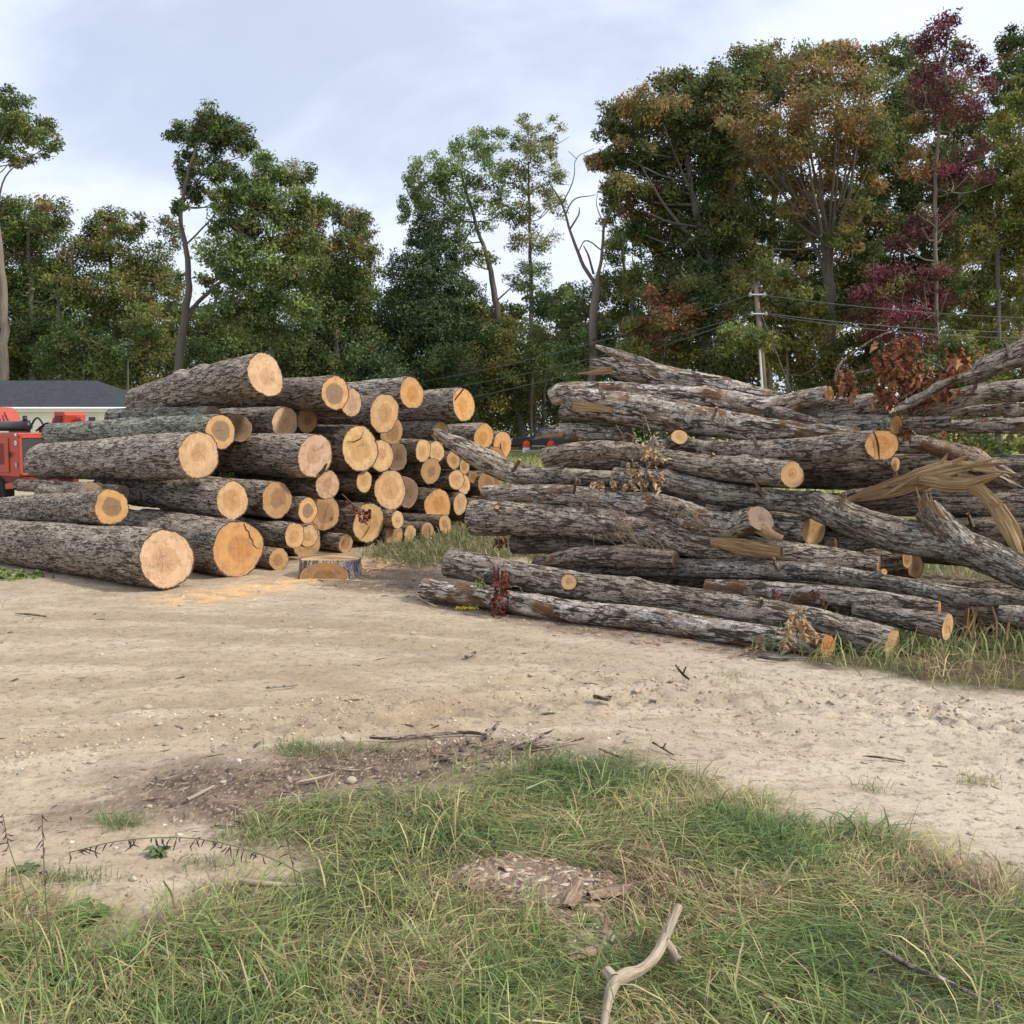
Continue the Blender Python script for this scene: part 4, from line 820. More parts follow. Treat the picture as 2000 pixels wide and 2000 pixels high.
tree('green and brown topped tree behind the house at the left edge', 73, [(60, 860, 8), (62, 640, 7), (55, 450, 4)], [(40, 420, 50, 45, 'green'), (100, 425, 38, 40, 'greenbrown'), (10, 450, 50, 60), (75, 480, 60, 45, 'greenbrown'), (30, 545, 75, 60), (110, 560, 60, 55), (-30, 560, 60, 90), (60, 640, 70, 50, 'dark')], 'green', group=W)
tree('oak with yellow brown top above the house roof end', 76, [(222, 860, 9), (222, 690, 8), (228, 620, 7), (215, 500, 4)], [(210, 435, 50, 28, 'greenbrown'), (262, 440, 34, 28, 'greenbrown'), (175, 480, 45, 40, 'greenbrown'), (230, 490, 60, 40, 'greenbrown'), (150, 540, 55, 45), (285, 545, 45, 50, 'greenbrown'), (220, 570, 70, 40), (170, 620, 60, 45, 'green'), (270, 620, 50, 45)], 'olive', .25, 80, limbs=[[(225, 660, 5), (260, 600, 4), (310, 575, 2)]], group=W)
tree('thin leafed tree between the yellow topped oak and the leaning trunk', 79, [(275, 860, 5), (285, 650, 4), (315, 470, 2)], [(325, 460, 32, 40, 'greenbrown'), (300, 520, 40, 40, 'greenbrown'), (330, 590, 40, 50), (300, 680, 60, 40, 'olive')], 'olive', .22, 60, group=W, tint=(1.5, 1.4, 1.3))
tree('tall leaning forked tree with bare pale trunk and high dark crown', 66, [(335, 820, 13), (346, 720, 11), (361, 620, 9.5), (369, 570, 8), (362, 480, 6), (353, 425, 5), (364, 350, 4), (385, 280, 2.5)], [(412, 232, 42, 26), (358, 258, 30, 28), (455, 268, 44, 30), (398, 272, 40, 28), (495, 292, 16, 18), (372, 322, 28, 26), (408, 330, 32, 26), (378, 375, 30, 26), (450, 335, 30, 24), (475, 378, 34, 34), (430, 385, 30, 24), (350, 405, 16, 16)], 'dark', .24, 120,
     limbs=[[(366, 620, 9), (395, 580, 8), (440, 545, 6), (500, 515, 4)], [(355, 400, 4), (395, 340, 3), (440, 295, 2), (480, 290, 1)], [(362, 480, 4), (410, 430, 3), (450, 370, 2)]], group=W, tint=(1.0, .93, .87))
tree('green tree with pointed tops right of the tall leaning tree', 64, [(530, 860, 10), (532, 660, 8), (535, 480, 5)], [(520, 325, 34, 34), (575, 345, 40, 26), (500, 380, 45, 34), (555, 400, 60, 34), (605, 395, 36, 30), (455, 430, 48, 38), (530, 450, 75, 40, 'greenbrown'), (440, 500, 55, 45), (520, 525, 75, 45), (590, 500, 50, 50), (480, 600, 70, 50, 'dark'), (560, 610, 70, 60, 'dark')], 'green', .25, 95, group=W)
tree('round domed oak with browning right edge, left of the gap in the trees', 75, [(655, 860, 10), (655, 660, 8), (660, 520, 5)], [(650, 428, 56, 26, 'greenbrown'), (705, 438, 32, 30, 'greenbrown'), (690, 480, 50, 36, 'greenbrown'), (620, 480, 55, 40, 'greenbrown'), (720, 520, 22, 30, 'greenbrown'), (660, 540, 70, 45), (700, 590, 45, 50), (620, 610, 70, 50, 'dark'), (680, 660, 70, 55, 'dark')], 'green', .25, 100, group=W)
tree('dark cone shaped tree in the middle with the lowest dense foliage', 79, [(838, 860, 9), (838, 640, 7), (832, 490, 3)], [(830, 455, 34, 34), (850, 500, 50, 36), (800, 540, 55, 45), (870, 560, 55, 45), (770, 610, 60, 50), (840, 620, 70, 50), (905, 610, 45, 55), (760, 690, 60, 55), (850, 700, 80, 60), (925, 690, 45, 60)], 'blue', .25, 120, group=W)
tree('tall thin trunked tree with airy bright green crown left of the poplar', 80, [(1022, 860, 11), (1005, 780, 10), (985, 690, 9), (968, 590, 8), (956, 520, 6), (930, 440, 4), (900, 340, 3)], [(905, 295, 50, 26), (955, 275, 36, 26), (850, 330, 45, 35), (808, 365, 26, 30), (890, 355, 55, 32), (965, 335, 34, 45), (845, 400, 48, 36), (925, 415, 45, 36), (985, 400, 24, 40), (870, 455, 50, 30), (800, 410, 22, 28), (930, 500, 36, 26, 'green')], 'light', .24, 62, group=W, twigs=2, limbs=[[(968, 590, 4), (1000, 560, 2), (1020, 548, 1)]])
tree('pale yellow green poplar pointing up in the middle', 81, [(1042, 860, 7), (1039, 660, 6), (1035, 480, 4), (1032, 320, 2)], [(1032, 245, 20, 26), (1075, 255, 24, 28), (1050, 285, 38, 30), (1015, 300, 22, 34), (1090, 315, 20, 36), (1040, 350, 46, 34), (1015, 410, 34, 34), (1072, 400, 30, 34), (1040, 470, 46, 34), (1030, 540, 46, 34, 'light')], 'poplar', .22, 55, group=W, twigs=1, tint=(1.2, 1.1, 1))
tree('bare dead tree with a forked crooked trunk in the gap', 64, [(1158, 860, 12), (1158, 760, 11), (1158, 650, 10), (1164, 570, 10), (1166, 545, 9)], [(1205, 395, 12, 16, 'brown'), (1180, 430, 10, 14, 'olive')], 'olive', .18, 40,
     limbs=[[(1166, 560, 8), (1136, 510, 7), (1112, 450, 5), (1098, 400, 4), (1070, 355, 2)], [(1166, 560, 8), (1176, 490, 6), (1180, 440, 5), (1200, 400, 3), (1216, 360, 1.5)], [(1112, 450, 4), (1130, 420, 3), (1131, 405, 2)], [(1105, 420, 3), (1122, 390, 2.5), (1165, 380, 1.2)], [(1098, 400, 3), (1120, 350, 2), (1125, 310, 1.5), (1160, 290, 1)], [(1125, 310, 1.4), (1110, 295, 1)], [(1176, 490, 3), (1145, 470, 2.5), (1130, 490, 2)], [(1200, 400, 2), (1190, 350, 1.2), (1195, 320, .8)], [(1160, 535, 5), (1150, 500, 4), (1140, 480, 2)], [(1180, 440, 3), (1165, 400, 1.5), (1170, 370, 1)]], group=W, auto=False, tint=(1.25, 1.15, 1.1))
tree('small bushy green tree right behind the dead forked tree', 72, [(1225, 860, 6), (1228, 650, 5), (1215, 480, 3)], [(1200, 415, 26, 28, 'olive'), (1225, 460, 32, 34), (1195, 490, 34, 34), (1240, 530, 36, 40), (1205, 570, 46, 45), (1130, 600, 46, 50, 'dark'), (1240, 620, 46, 45, 'dark'), (1080, 620, 46, 60, 'dark')], 'green', .23, 75, group=W)
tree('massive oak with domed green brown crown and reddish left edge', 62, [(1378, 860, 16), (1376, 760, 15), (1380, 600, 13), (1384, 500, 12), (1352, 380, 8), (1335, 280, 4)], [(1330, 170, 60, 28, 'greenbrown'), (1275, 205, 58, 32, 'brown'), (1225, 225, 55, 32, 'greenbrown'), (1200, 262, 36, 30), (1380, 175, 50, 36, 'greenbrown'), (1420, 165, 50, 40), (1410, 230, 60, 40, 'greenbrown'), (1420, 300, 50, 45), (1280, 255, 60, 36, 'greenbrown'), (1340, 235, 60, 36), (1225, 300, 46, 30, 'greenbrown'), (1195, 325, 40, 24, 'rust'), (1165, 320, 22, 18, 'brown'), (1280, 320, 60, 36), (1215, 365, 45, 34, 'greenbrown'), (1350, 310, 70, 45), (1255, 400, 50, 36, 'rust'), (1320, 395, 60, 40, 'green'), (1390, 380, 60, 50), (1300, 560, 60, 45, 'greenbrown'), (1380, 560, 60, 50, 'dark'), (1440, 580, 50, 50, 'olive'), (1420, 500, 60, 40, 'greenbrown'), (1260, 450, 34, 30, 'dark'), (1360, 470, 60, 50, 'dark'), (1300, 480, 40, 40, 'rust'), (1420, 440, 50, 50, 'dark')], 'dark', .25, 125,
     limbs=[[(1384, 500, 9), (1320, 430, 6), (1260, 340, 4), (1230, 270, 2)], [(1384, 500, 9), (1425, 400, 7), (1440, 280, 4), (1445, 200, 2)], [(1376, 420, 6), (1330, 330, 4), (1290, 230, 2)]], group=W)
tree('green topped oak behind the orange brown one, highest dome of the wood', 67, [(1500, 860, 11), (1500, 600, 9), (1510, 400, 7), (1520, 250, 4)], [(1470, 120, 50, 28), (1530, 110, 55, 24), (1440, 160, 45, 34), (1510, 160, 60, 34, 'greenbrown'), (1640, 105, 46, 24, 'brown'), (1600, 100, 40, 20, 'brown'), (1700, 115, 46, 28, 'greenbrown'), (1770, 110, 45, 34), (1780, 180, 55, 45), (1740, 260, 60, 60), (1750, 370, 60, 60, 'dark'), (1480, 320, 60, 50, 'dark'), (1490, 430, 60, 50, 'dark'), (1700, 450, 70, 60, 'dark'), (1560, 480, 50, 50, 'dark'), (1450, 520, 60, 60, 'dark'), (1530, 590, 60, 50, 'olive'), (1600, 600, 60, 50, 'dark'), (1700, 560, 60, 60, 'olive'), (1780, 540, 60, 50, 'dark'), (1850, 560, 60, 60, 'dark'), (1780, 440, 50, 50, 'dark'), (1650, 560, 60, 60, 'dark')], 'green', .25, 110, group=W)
tree('orange brown oak with many forking stems in the middle of the right wood', 58, [(1622, 860, 15), (1622, 760, 14), (1621, 640, 13), (1618, 520, 13), (1618, 470, 12)], [(1560, 150, 60, 40), (1640, 150, 60, 40), (1700, 175, 45, 36, 'olive'), (1490, 200, 50, 32, 'greenbrown'), (1590, 215, 70, 40), (1670, 235, 60, 46), (1475, 255, 40, 34), (1540, 275, 60, 36), (1430, 250, 34, 26, 'brown'), (1630, 290, 60, 36, 'brown'), (1500, 305, 60, 24), (1705, 300, 36, 40, 'olive'), (1600, 350, 60, 26), (1560, 395, 50, 20), (1640, 375, 40, 22, 'olive'), (1545, 415, 30, 20, 'brown'), (1600, 430, 46, 26, 'greenbrown'), (1670, 410, 40, 30, 'olive'), (1540, 350, 46, 30), (1690, 360, 36, 30, 'brown'), (1640, 470, 40, 24, 'olive')], 'brown', .23, 84, loose=1.35,
     limbs=[[(1616, 520, 9), (1600, 430, 7), (1580, 320, 4), (1560, 200, 2)], [(1620, 500, 9), (1652, 400, 7), (1672, 300, 5), (1690, 190, 2)], [(1613, 530, 8), (1565, 420, 6), (1530, 330, 4), (1490, 260, 2)], [(1620, 500, 8), (1632, 390, 5), (1638, 250, 3), (1630, 150, 2)], [(1618, 480, 6), (1600, 380, 4), (1610, 260, 2)], [(1672, 300, 3), (1720, 280, 2)]], group=W, tint=(.8, .75, .7))
tree('tall slender maple with crimson leaves rising highest of all', 53, [(1832, 860, 7), (1830, 640, 6), (1826, 440, 5), (1832, 260, 4), (1846, 130, 2), (1852, 45, 1)], [(1848, 50, 22, 30), (1825, 90, 30, 26), (1875, 100, 24, 26), (1905, 135, 20, 22), (1840, 130, 46, 24), (1800, 160, 34, 26), (1870, 170, 46, 22), (1925, 170, 18, 20), (1810, 205, 46, 24), (1880, 225, 50, 18), (1780, 250, 26, 22, 'brown'), (1905, 300, 44, 16), (1860, 325, 46, 14), (1890, 340, 40, 16), (1840, 355, 34, 14), (1790, 320, 30, 30, 'rust'), (1800, 440, 52, 16), (1770, 470, 40, 20), (1840, 450, 30, 16), (1830, 520, 26, 26), (1740, 540, 40, 24), (1790, 570, 46, 22), (1720, 570, 40, 22), (1750, 610, 50, 20), (1830, 600, 30, 20), (1780, 660, 50, 16), (1830, 420, 30, 14)], 'red', .20, 120, loose=1.7, group=W, twigs=2, tint=(1.3, 1.2, 1.15))
tree('bright yellow green tree filling the right edge', 55, [(1952, 860, 8), (1948, 640, 7), (1950, 450, 5), (1965, 320, 3)], [(1975, 225, 40, 34, 'yellow'), (1940, 270, 30, 34), (1990, 290, 40, 40, 'yellow'), (1945, 340, 40, 36), (1985, 370, 45, 40), (1920, 400, 34, 36), (1960, 440, 50, 36, 'yellow'), (2000, 460, 45, 50), (1910, 480, 40, 36, 'olive'), (1960, 530, 55, 40), (1900, 560, 46, 36, 'green'), (1990, 590, 50, 50), (1930, 640, 60, 40, 'olive'), (2050, 400, 60, 120)], 'yellow', .22, 110, group=W, twigs=1)
tree('dark tree top at the upper right corner behind the crimson maple', 66, [(2000, 860, 8), (1996, 500, 7), (1990, 200, 4)], [(1985, 65, 16, 26), (1975, 110, 30, 34), (2000, 150, 34, 40), (1955, 170, 26, 30), (2050, 120, 60, 80), (1960, 210, 30, 36), (1880, 240, 40, 50, 'dark'), (1900, 390, 50, 60, 'dark'), (1860, 480, 50, 60, 'dark'), (1840, 340, 40, 50)], 'dark', .25, 100, group=W)
U = 'young trees and undergrowth at the foot of the wood'
for lab, d, tx, bl, pal in [
  ('young olive yellow tree behind the utility pole', 55, 1535, [(1530, 525, 46, 24), (1480, 560, 50, 30), (1555, 580, 50, 30), (1500, 610, 55, 34, 'greenbrown'), (1590, 630, 46, 34), (1540, 665, 60, 36), (1450, 660, 55, 45, 'green'), (1600, 700, 50, 40), (1500, 720, 60, 45), (1560, 760, 60, 50)], 'olive'),
  ('young rust leaved tree left of the utility pole', 58, 1290, [(1285, 580, 46, 24), (1320, 620, 46, 34), (1255, 640, 50, 30), (1300, 670, 50, 34), (1240, 700, 50, 40, 'greenbrown'), (1330, 710, 46, 45, 'olive'), (1270, 760, 60, 50, 'dark')], 'rust'),
  ('dark green bush left of the pole foot', 57, 1400, [(1400, 600, 46, 50), (1380, 660, 50, 50), (1430, 700, 50, 50), (1390, 750, 60, 60), (1340, 560, 40, 50)], 'dark'),
  ('shaded young maple with wine red leaves below the crimson tree', 56, 1720, [(1700, 620, 50, 40, 'red'), (1760, 650, 46, 30, 'red'), (1680, 690, 50, 45), (1740, 720, 50, 50), (1660, 760, 60, 50)], 'greenbrown'),
  ('olive bush at the right edge under the yellow green tree', 52, 1880, [(1870, 690, 50, 45, 'olive'), (1930, 710, 50, 40, 'yellow'), (1830, 740, 55, 50), (1980, 720, 50, 60), (1900, 780, 70, 50)], 'dark'),
  ('dark bush between the dead tree and the rusty tree', 68, 1200, [(1180, 670, 46, 50), (1225, 690, 46, 50), (1190, 750, 60, 60), (1130, 700, 46, 60)], 'dark'),
  ('sunlit small tree with pale leaves behind the black pickup', 82, 1060, [(1050, 700, 46, 60, 'green'), (1090, 760, 46, 50), (1030, 790, 50, 50, 'poplar'), (1000, 740, 46, 50, 'green'), (1120, 790, 50, 50, 'green')], 'green'),
  ('olive young tree behind the leaning thin trunk', 80, 960, [(960, 650, 46, 46), (940, 720, 50, 50), (990, 700, 40, 50), (950, 780, 60, 50, 'yellow'), (1000, 810, 50, 45)], 'olive'),
  ('dark bush right above the rightmost stacked log', 77, 880, [(880, 720, 60, 50), (830, 740, 60, 50), (900, 780, 60, 50), (930, 820, 60, 45, 'olive')], 'dark'),
  ('dark bush above the middle of the log stack', 76, 740, [(740, 690, 60, 50), (700, 720, 60, 50), (770, 740, 60, 50), (640, 700, 60, 50), (720, 790, 80, 60)], 'blue'),
  ('dark bush above the topmost stacked log', 74, 560, [(560, 690, 70, 50), (500, 690, 60, 50), (600, 740, 70, 50), (450, 700, 60, 60, 'green'), (530, 770, 80, 60)], 'dark'),
  ('yellow green sapling behind the slender stem left of the leaning trunk', 71, 400, [(400, 640, 46, 46), (420, 700, 50, 50), (380, 720, 50, 50), (450, 640, 40, 40, 'green'), (420, 770, 70, 50)], 'dark'),
  ('yellowish sapling right of the house roof', 70, 280, [(275, 650, 40, 34), (300, 700, 46, 40), (255, 720, 46, 40, 'green'), (310, 760, 50, 46)], 'olive'),
  ('leafy green bush behind the house roof end', 69, 160, [(150, 660, 50, 36), (190, 690, 46, 40), (120, 700, 50, 40, 'dark'), (210, 740, 50, 50, 'yellow'), (150, 760, 60, 50)], 'green'),
  ('shaded low tree behind the middle of the house roof', 74, 60, [(50, 670, 60, 36, 'olive'), (20, 710, 60, 40), (90, 720, 60, 40, 'olive'), (40, 770, 80, 50), (-30, 700, 60, 60)], 'dark')]:
    tree(lab, d, [(tx, 860, 5), (tx + 4, 740, 4), (tx, bl[0][1] + 40, 2)], bl, pal, .23, 85, group=U, tint=(1.1, 1.05, 1))
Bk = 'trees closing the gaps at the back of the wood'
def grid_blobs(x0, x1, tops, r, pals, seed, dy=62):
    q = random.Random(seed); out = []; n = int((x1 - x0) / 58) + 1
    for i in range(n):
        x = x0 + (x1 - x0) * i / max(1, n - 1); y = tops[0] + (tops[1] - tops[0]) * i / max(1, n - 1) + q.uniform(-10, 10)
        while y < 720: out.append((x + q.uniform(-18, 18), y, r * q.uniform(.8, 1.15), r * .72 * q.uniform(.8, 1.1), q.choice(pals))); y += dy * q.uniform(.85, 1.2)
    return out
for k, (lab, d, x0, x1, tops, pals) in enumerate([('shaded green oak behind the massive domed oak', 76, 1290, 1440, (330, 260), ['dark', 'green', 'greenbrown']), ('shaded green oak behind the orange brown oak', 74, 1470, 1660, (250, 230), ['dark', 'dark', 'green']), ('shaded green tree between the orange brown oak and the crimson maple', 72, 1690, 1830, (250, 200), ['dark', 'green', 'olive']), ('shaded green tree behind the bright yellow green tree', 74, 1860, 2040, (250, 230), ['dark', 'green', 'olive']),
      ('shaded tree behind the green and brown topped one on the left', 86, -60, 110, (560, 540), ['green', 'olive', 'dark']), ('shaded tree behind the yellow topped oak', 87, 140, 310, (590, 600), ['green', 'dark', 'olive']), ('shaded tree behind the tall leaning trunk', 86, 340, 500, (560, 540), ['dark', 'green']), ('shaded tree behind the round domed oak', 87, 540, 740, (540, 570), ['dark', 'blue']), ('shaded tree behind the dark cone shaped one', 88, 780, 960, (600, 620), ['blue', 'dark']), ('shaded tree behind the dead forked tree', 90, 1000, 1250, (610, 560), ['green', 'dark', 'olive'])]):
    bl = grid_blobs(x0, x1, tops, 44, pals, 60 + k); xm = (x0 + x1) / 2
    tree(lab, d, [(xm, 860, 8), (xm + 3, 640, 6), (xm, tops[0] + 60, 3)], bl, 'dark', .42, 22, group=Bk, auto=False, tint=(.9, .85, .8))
# slim trunks standing in front of the dark wood
for k, (x0, y1, x1, w, d, lab) in enumerate([(118, 560, 112, 5, 70, 'slim dark trunk behind the left part of the house roof'), (248, 690, 249, 3, 60, 'dark thin post like trunk beside the house roof corner'), (286, 640, 290, 3, 72, 'pale thin stem left of the tall leaning tree'), (1037, 560, 1035, 4, 78, 'thin dark trunk left of the black pickup'), (1232, 560, 1236, 5, 66, 'slim dark trunk right of the dead forked tree'),
      (1700, 500, 1706, 4, 60, 'slim trunk behind the wine red young maple'), (1905, 480, 1920, 4, 58, 'slim trunk under the bright yellow green tree'), (880, 620, 872, 4, 80, 'slim trunk above the rightmost stacked log'), (585, 600, 590, 4, 76, 'slim trunk above the middle of the stack'), (1545, 600, 1540, 3, 60, 'thin crooked stem right of the utility pole')]):
    tree(lab, d, [(x0, 860, w), ((x0 + x1) / 2 + 2, (860 + y1) / 2, w * .9), (x1, y1, w * .5)], [(x1, y1, 26, 22)], 'dark' if k % 2 else 'olive', .22, 60, group='slim trunks in front of the dark wood', tint=(.9, .85, .8) if k not in (2,) else (2, 1.9, 1.8))
# far wood behind, one mass
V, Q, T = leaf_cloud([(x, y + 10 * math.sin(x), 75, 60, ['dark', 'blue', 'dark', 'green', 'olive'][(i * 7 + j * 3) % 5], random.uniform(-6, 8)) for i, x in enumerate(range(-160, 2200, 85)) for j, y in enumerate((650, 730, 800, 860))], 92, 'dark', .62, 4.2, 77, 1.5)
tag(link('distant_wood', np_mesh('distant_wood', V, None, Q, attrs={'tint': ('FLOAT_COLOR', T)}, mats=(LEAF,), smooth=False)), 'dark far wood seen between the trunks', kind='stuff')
V, Q, T = leaf_cloud([(x, 872, 40, 18, 'dark', random.uniform(-2, 2)) for x in range(1840, 2200, 36)], 40, 'dark', .2, 110, 78)
tag(link('undergrowth', np_mesh('undergrowth', V, None, Q, attrs={'tint': ('FLOAT_COLOR', T)}, mats=(LEAF,), smooth=False)), 'low dark evergreen ground growth right of the jumbled pile', kind='stuff')

# ------------------------------------------------------------------ house at the left edge
def mat_siding():
    t = NT('cream_siding'); co = t.tc('Object'); z = t.sep(co)[2]
    lap = t.math('FRACT', t.math('MULTIPLY', z, 8.5)); n = t.noise(co, 3, 4)
    c = t.mix(n, (.88, .855, .79), (.92, .90, .85)); return t.bsdf(c, .6, t.bump(t.rng(lap, 0, .9, 0, 1, False), .8, .03), .3)
def mat_shingle():
    t = NT('dark_shingles'); co = t.tc('Object'); b = t.n.new('ShaderNodeTexBrick'); t.l.new(t.mapping(co, (1, 1.05, 1)), b.inputs[0])
    b.inputs['Scale'].default_value = 3.2; b.inputs['Color1'].default_value = (.040, .043, .052, 1); b.inputs['Color2'].default_value = (.066, .070, .082, 1); b.inputs['Mortar'].default_value = (.03, .03, .036, 1); b.inputs['Mortar Size'].default_value = .02
    n = t.noise(co, 6, 5, .7); return t.bsdf(t.mix(1.0, b.outputs[0], t.mix(n, (.7, .7, .7), (1.3, 1.3, 1.3)), 'MULTIPLY'), .9, t.bump(n, .5, .02))
SIDING, SHINGLE = mat_siding(), mat_shingle(); WHITE = mat_plain('white_trim', (.80, .80, .79), .5, .04); DKGLASS = mat_plain('dark_glass', (.03, .035, .04), .15, .2, spec=.6)
hx1 = (241 - 1000) / 2000 * 47.4; hy0 = 47.4; hx0 = -46; house = empty('house', (hx1, hy0, 0))
ez = 1.6 + 43 / 2000 * 47; rz = 1.6 + 95 / 2000 * 51
m = MB(); m.box(((hx0 - hx1) / 2, 4.2, ez / 2), (hx1 - hx0, 8.4, ez)); m.build('wall', SIDING, house)
ov = .34; X1 = ov * .8; X0 = hx0 - hx1 - ov; Y0, Y1 = -ov, 8.4 + ov; xr1 = (187 - 1000) / 2000 * 51.2 - hx1; xr0 = X0 + (X1 - xr1)
m = MB(); m.add([(X0, Y0, ez), (X1, Y0, ez), (X1, Y1, ez), (X0, Y1, ez), (xr0, 4.2, rz), (xr1, 4.2, rz), (X0, Y0, ez - .05), (X1, Y0, ez - .05), (X1, Y1, ez - .05), (X0, Y1, ez - .05)],
      [(0, 1, 5, 4), (1, 2, 5), (2, 3, 4, 5), (3, 0, 4), (6, 7, 1, 0), (7, 8, 2, 1), (8, 9, 3, 2), (9, 6, 0, 3), (9, 8, 7, 6)])
rf = m.build('roof', SHINGLE, house)
m = MB(); m.box(((X0 + X1) / 2, Y0 - .03, ez - .14), (X1 - X0 + .12, .05, .18)); m.box((X1 + .03, (Y0 + Y1) / 2, ez - .14), (.05, Y1 - Y0, .18)); m.box(((X0 + X1) / 2, Y0 + .17, ez - .22), (X1 - X0, .32, .03)); m.build('eave_fascia', WHITE, rf, bevel=.02)
m = MB(); m.tube([(X0, Y0 - .10, ez - .07), (X1 + .1, Y0 - .10, ez - .07)], .06, 8); m.build('gutter', WHITE, rf)
m = MB(); m.tube([(.02, Y0 - .08, ez - .15), (.0, -.14, ez - .45), (-.02, -.06, ez - .6), (-.02, -.06, .1)], .05, 8); m.build('downspout', WHITE, house)
m = MB(); m.box((-.06, -.02, ez / 2 - .06), (.12, .06, ez - .12)); m.build('corner_board', WHITE, house)
for (a, b, z0, z1) in [(-1.50, -1.2, 1.62, 2.15), (-5.2, -4.2, .9, 2.0), (-9.4, -8.2, .9, 2.0)]:
    m = MB(); m.box(((a + b) / 2, -.02, (z0 + z1) / 2), (b - a + .16, .05, z1 - z0 + .16)); w = m.build('window', WHITE, house)
    m = MB(); m.box(((a + b) / 2, -.055, (z0 + z1) / 2), (b - a, .03, z1 - z0)); m.build('pane', DKGLASS, w)
m = MB(); m.box((-.42, -.12, ez - .42), (.14, .16, .26)); m.tube([(-.42, -.1, ez - .30), (-.42, .02, ez - .30)], .04, 8); m.build('wall_lamp', DKGLASS, house, bevel=.02)
tag(house, 'low cream house with dark hipped shingle roof and white eaves', 'house')

# ------------------------------------------------------------------ red wood chipper behind the stack
RED = mat_plain('red_paint', (.43, .062, .032), .45, .22, 5, spec=.4, bump=.05); DRED = mat_plain('dark_red_paint', (.16, .022, .016), .55, .3, 4, spec=.3); BLK = mat_plain('black_paint', (.016, .016, .018), .4, .3, spec=.4); RUB = mat_plain('rubber', (.02, .02, .02), .85, .2)
t = NT('radiator_mesh'); co = t.tc('Object'); s = t.sep(co); gl = t.math('MULTIPLY', t.math('SINE', t.math('MULTIPLY', s[2], 260)), t.math('SINE', t.math('MULTIPLY', s[1], 260)))
RADI = t.bsdf(t.mix(t.rng(gl, -.3, .4), (.035, .034, .033), (.085, .082, .078)), .7)
ang = math.radians(-38); chip = empty('wood_chipper', P(37, 900, 20) * np.array([1, 1, 0]), ang)
# local frame: -x runs along the panel away to the left, +y runs back along the radiator end
def cz(y): return 1.6 + (838 - y) * .01
m = MB(); m.box((-1.5, .29, (cz(845) + cz(932)) / 2), (3.0, .58, cz(845) - cz(932))); body = m.build('engine_housing', RED, chip, bevel=.02)
m = MB(); m.box((.012, .29, cz(890)), (.03, .50, .68)); rad_ = m.build('radiator_grille', RADI, body)
m = MB()
for dy, dz, sy, sz in [(.29, .365, .58, .05), (.29, -.365, .58, .05), (.025, 0, .05, .78), (.555, 0, .05, .78)]: m.box((.02, dy, cz(890) + dz), (.05, sy, sz))
m.build('grille_frame', RED, rad_, bevel=.008)
m = MB(); m.box((-.95, -.012, cz(890)), (1.15, .025, .68)); dr = m.build('side_door', RED, body, bevel=.01)
for k in range(12):
    m = MB(); m.box((-.95, -.035, cz(868) - k * .035), (.8, .012, .012), (.5, 0, 0)); m.build('louvre', DRED, dr)
m = MB(); m.box((-.30, -.04, cz(888)), (.06, .03, .10)); m.build('latch', BLK, dr)
m = MB(); m.box((-.08, -.016, cz(908)), (.07, .012, .09)); m.build('latch', mat_plain('steel', (.42, .42, .42), .4, .1, metal=.8), body)
m = MB(); m.tube([(-.09, -.004, cz(865)), (-.09, -.014, cz(865))], .045, 20); stk = m.build('round_sticker', WHITE, body)
m = MB(); m.tube([(-.09, -.014, cz(865)), (-.09, -.018, cz(865))], .017, 14); m.build('sticker_mark', mat_plain('blue_mark', (.12, .22, .40), .5), stk)
m = MB(); m.box((-.09, -.006, cz(849)), (.06, .012, .05)); m.build('decal', WHITE, body)
m = MB(); m.tube([(-2.2, .2, cz(832)), (-.02, .2, cz(832)), (.06, .2, cz(832))], [.10, .10, .07], 16); ex = m.build('muffler', BLK, chip, smooth=True)
m = MB(); m.tube([(-.10, .2, cz(826)), (-.10, .2, cz(812))], .045, 12); m.build('exhaust_pipe', BLK, ex, smooth=True)
m = MB(); m.prism([(-3.4, cz(822)), (-1.72, cz(822)), (-1.86, cz(802)), (-2.1, cz(792)), (-3.4, cz(788))], .45, .95); m.build('hood', RED, chip, bevel=.02)
m = MB(); m.tube([(-1.68, .47, cz(820)), (-1.83, .47, cz(802))], .018, 8); m.tube([(-1.60, .6, cz(822)), (-1.76, .6, cz(804))], .018, 8); m.build('guard_rail', DRED, chip)
m = MB(); m.prism([(-.6, cz(850)), (.22, cz(850)), (.38, cz(842)), (.26, cz(831)), (-.6, cz(833))], .72, 1.15); m.build('feed_trough', DRED, chip, bevel=.01)
m = MB(); m.prism([(-.02, cz(830)), (.34, cz(830)), (.40, cz(810)), (.34, cz(803)), (-.02, cz(803))], .75, 1.2); fh = m.build('feed_housing', RED, chip, bevel=.015)
m = MB(); m.box((.16, .742, cz(819)), (.26, .02, .15)); m.build('opening', DRED, fh)
m = MB(); m.tube([(.40, .95, cz(824)), (.54, .95, cz(818)), (.72, .95, cz(817))], [.06, .055, .055], 12); m.build('hydraulic_cylinder', RED, fh)
m = MB(); m.box((-.22, .9, cz(826)), (.10, .14, .22), (0, .5, 0)); m.build('lever_arm', RED, chip)
m = MB(); m.box((-1.2, .5, cz(938)), (3.2, 1.0, .12)); fr_ = m.build('chassis', DRED, chip, bevel=.01)
m = MB(); m.prism([(-.35, cz(956)), (.55, cz(950)), (.72, cz(944)), (.55, cz(935)), (-.35, cz(945))], -.12, .02); m.build('bumper_beam', RED, chip, bevel=.008)
m = MB(); m.prism([(.05, cz(935)), (.55, cz(935)), (.5, cz(900)), (.2, cz(870))], .62, .9); m.build('drum_guard', DRED, chip)
m = MB(); m.box((-1.6, .4, .28), (.12, .12, .42)); m.build('jack_leg', BLK, chip)
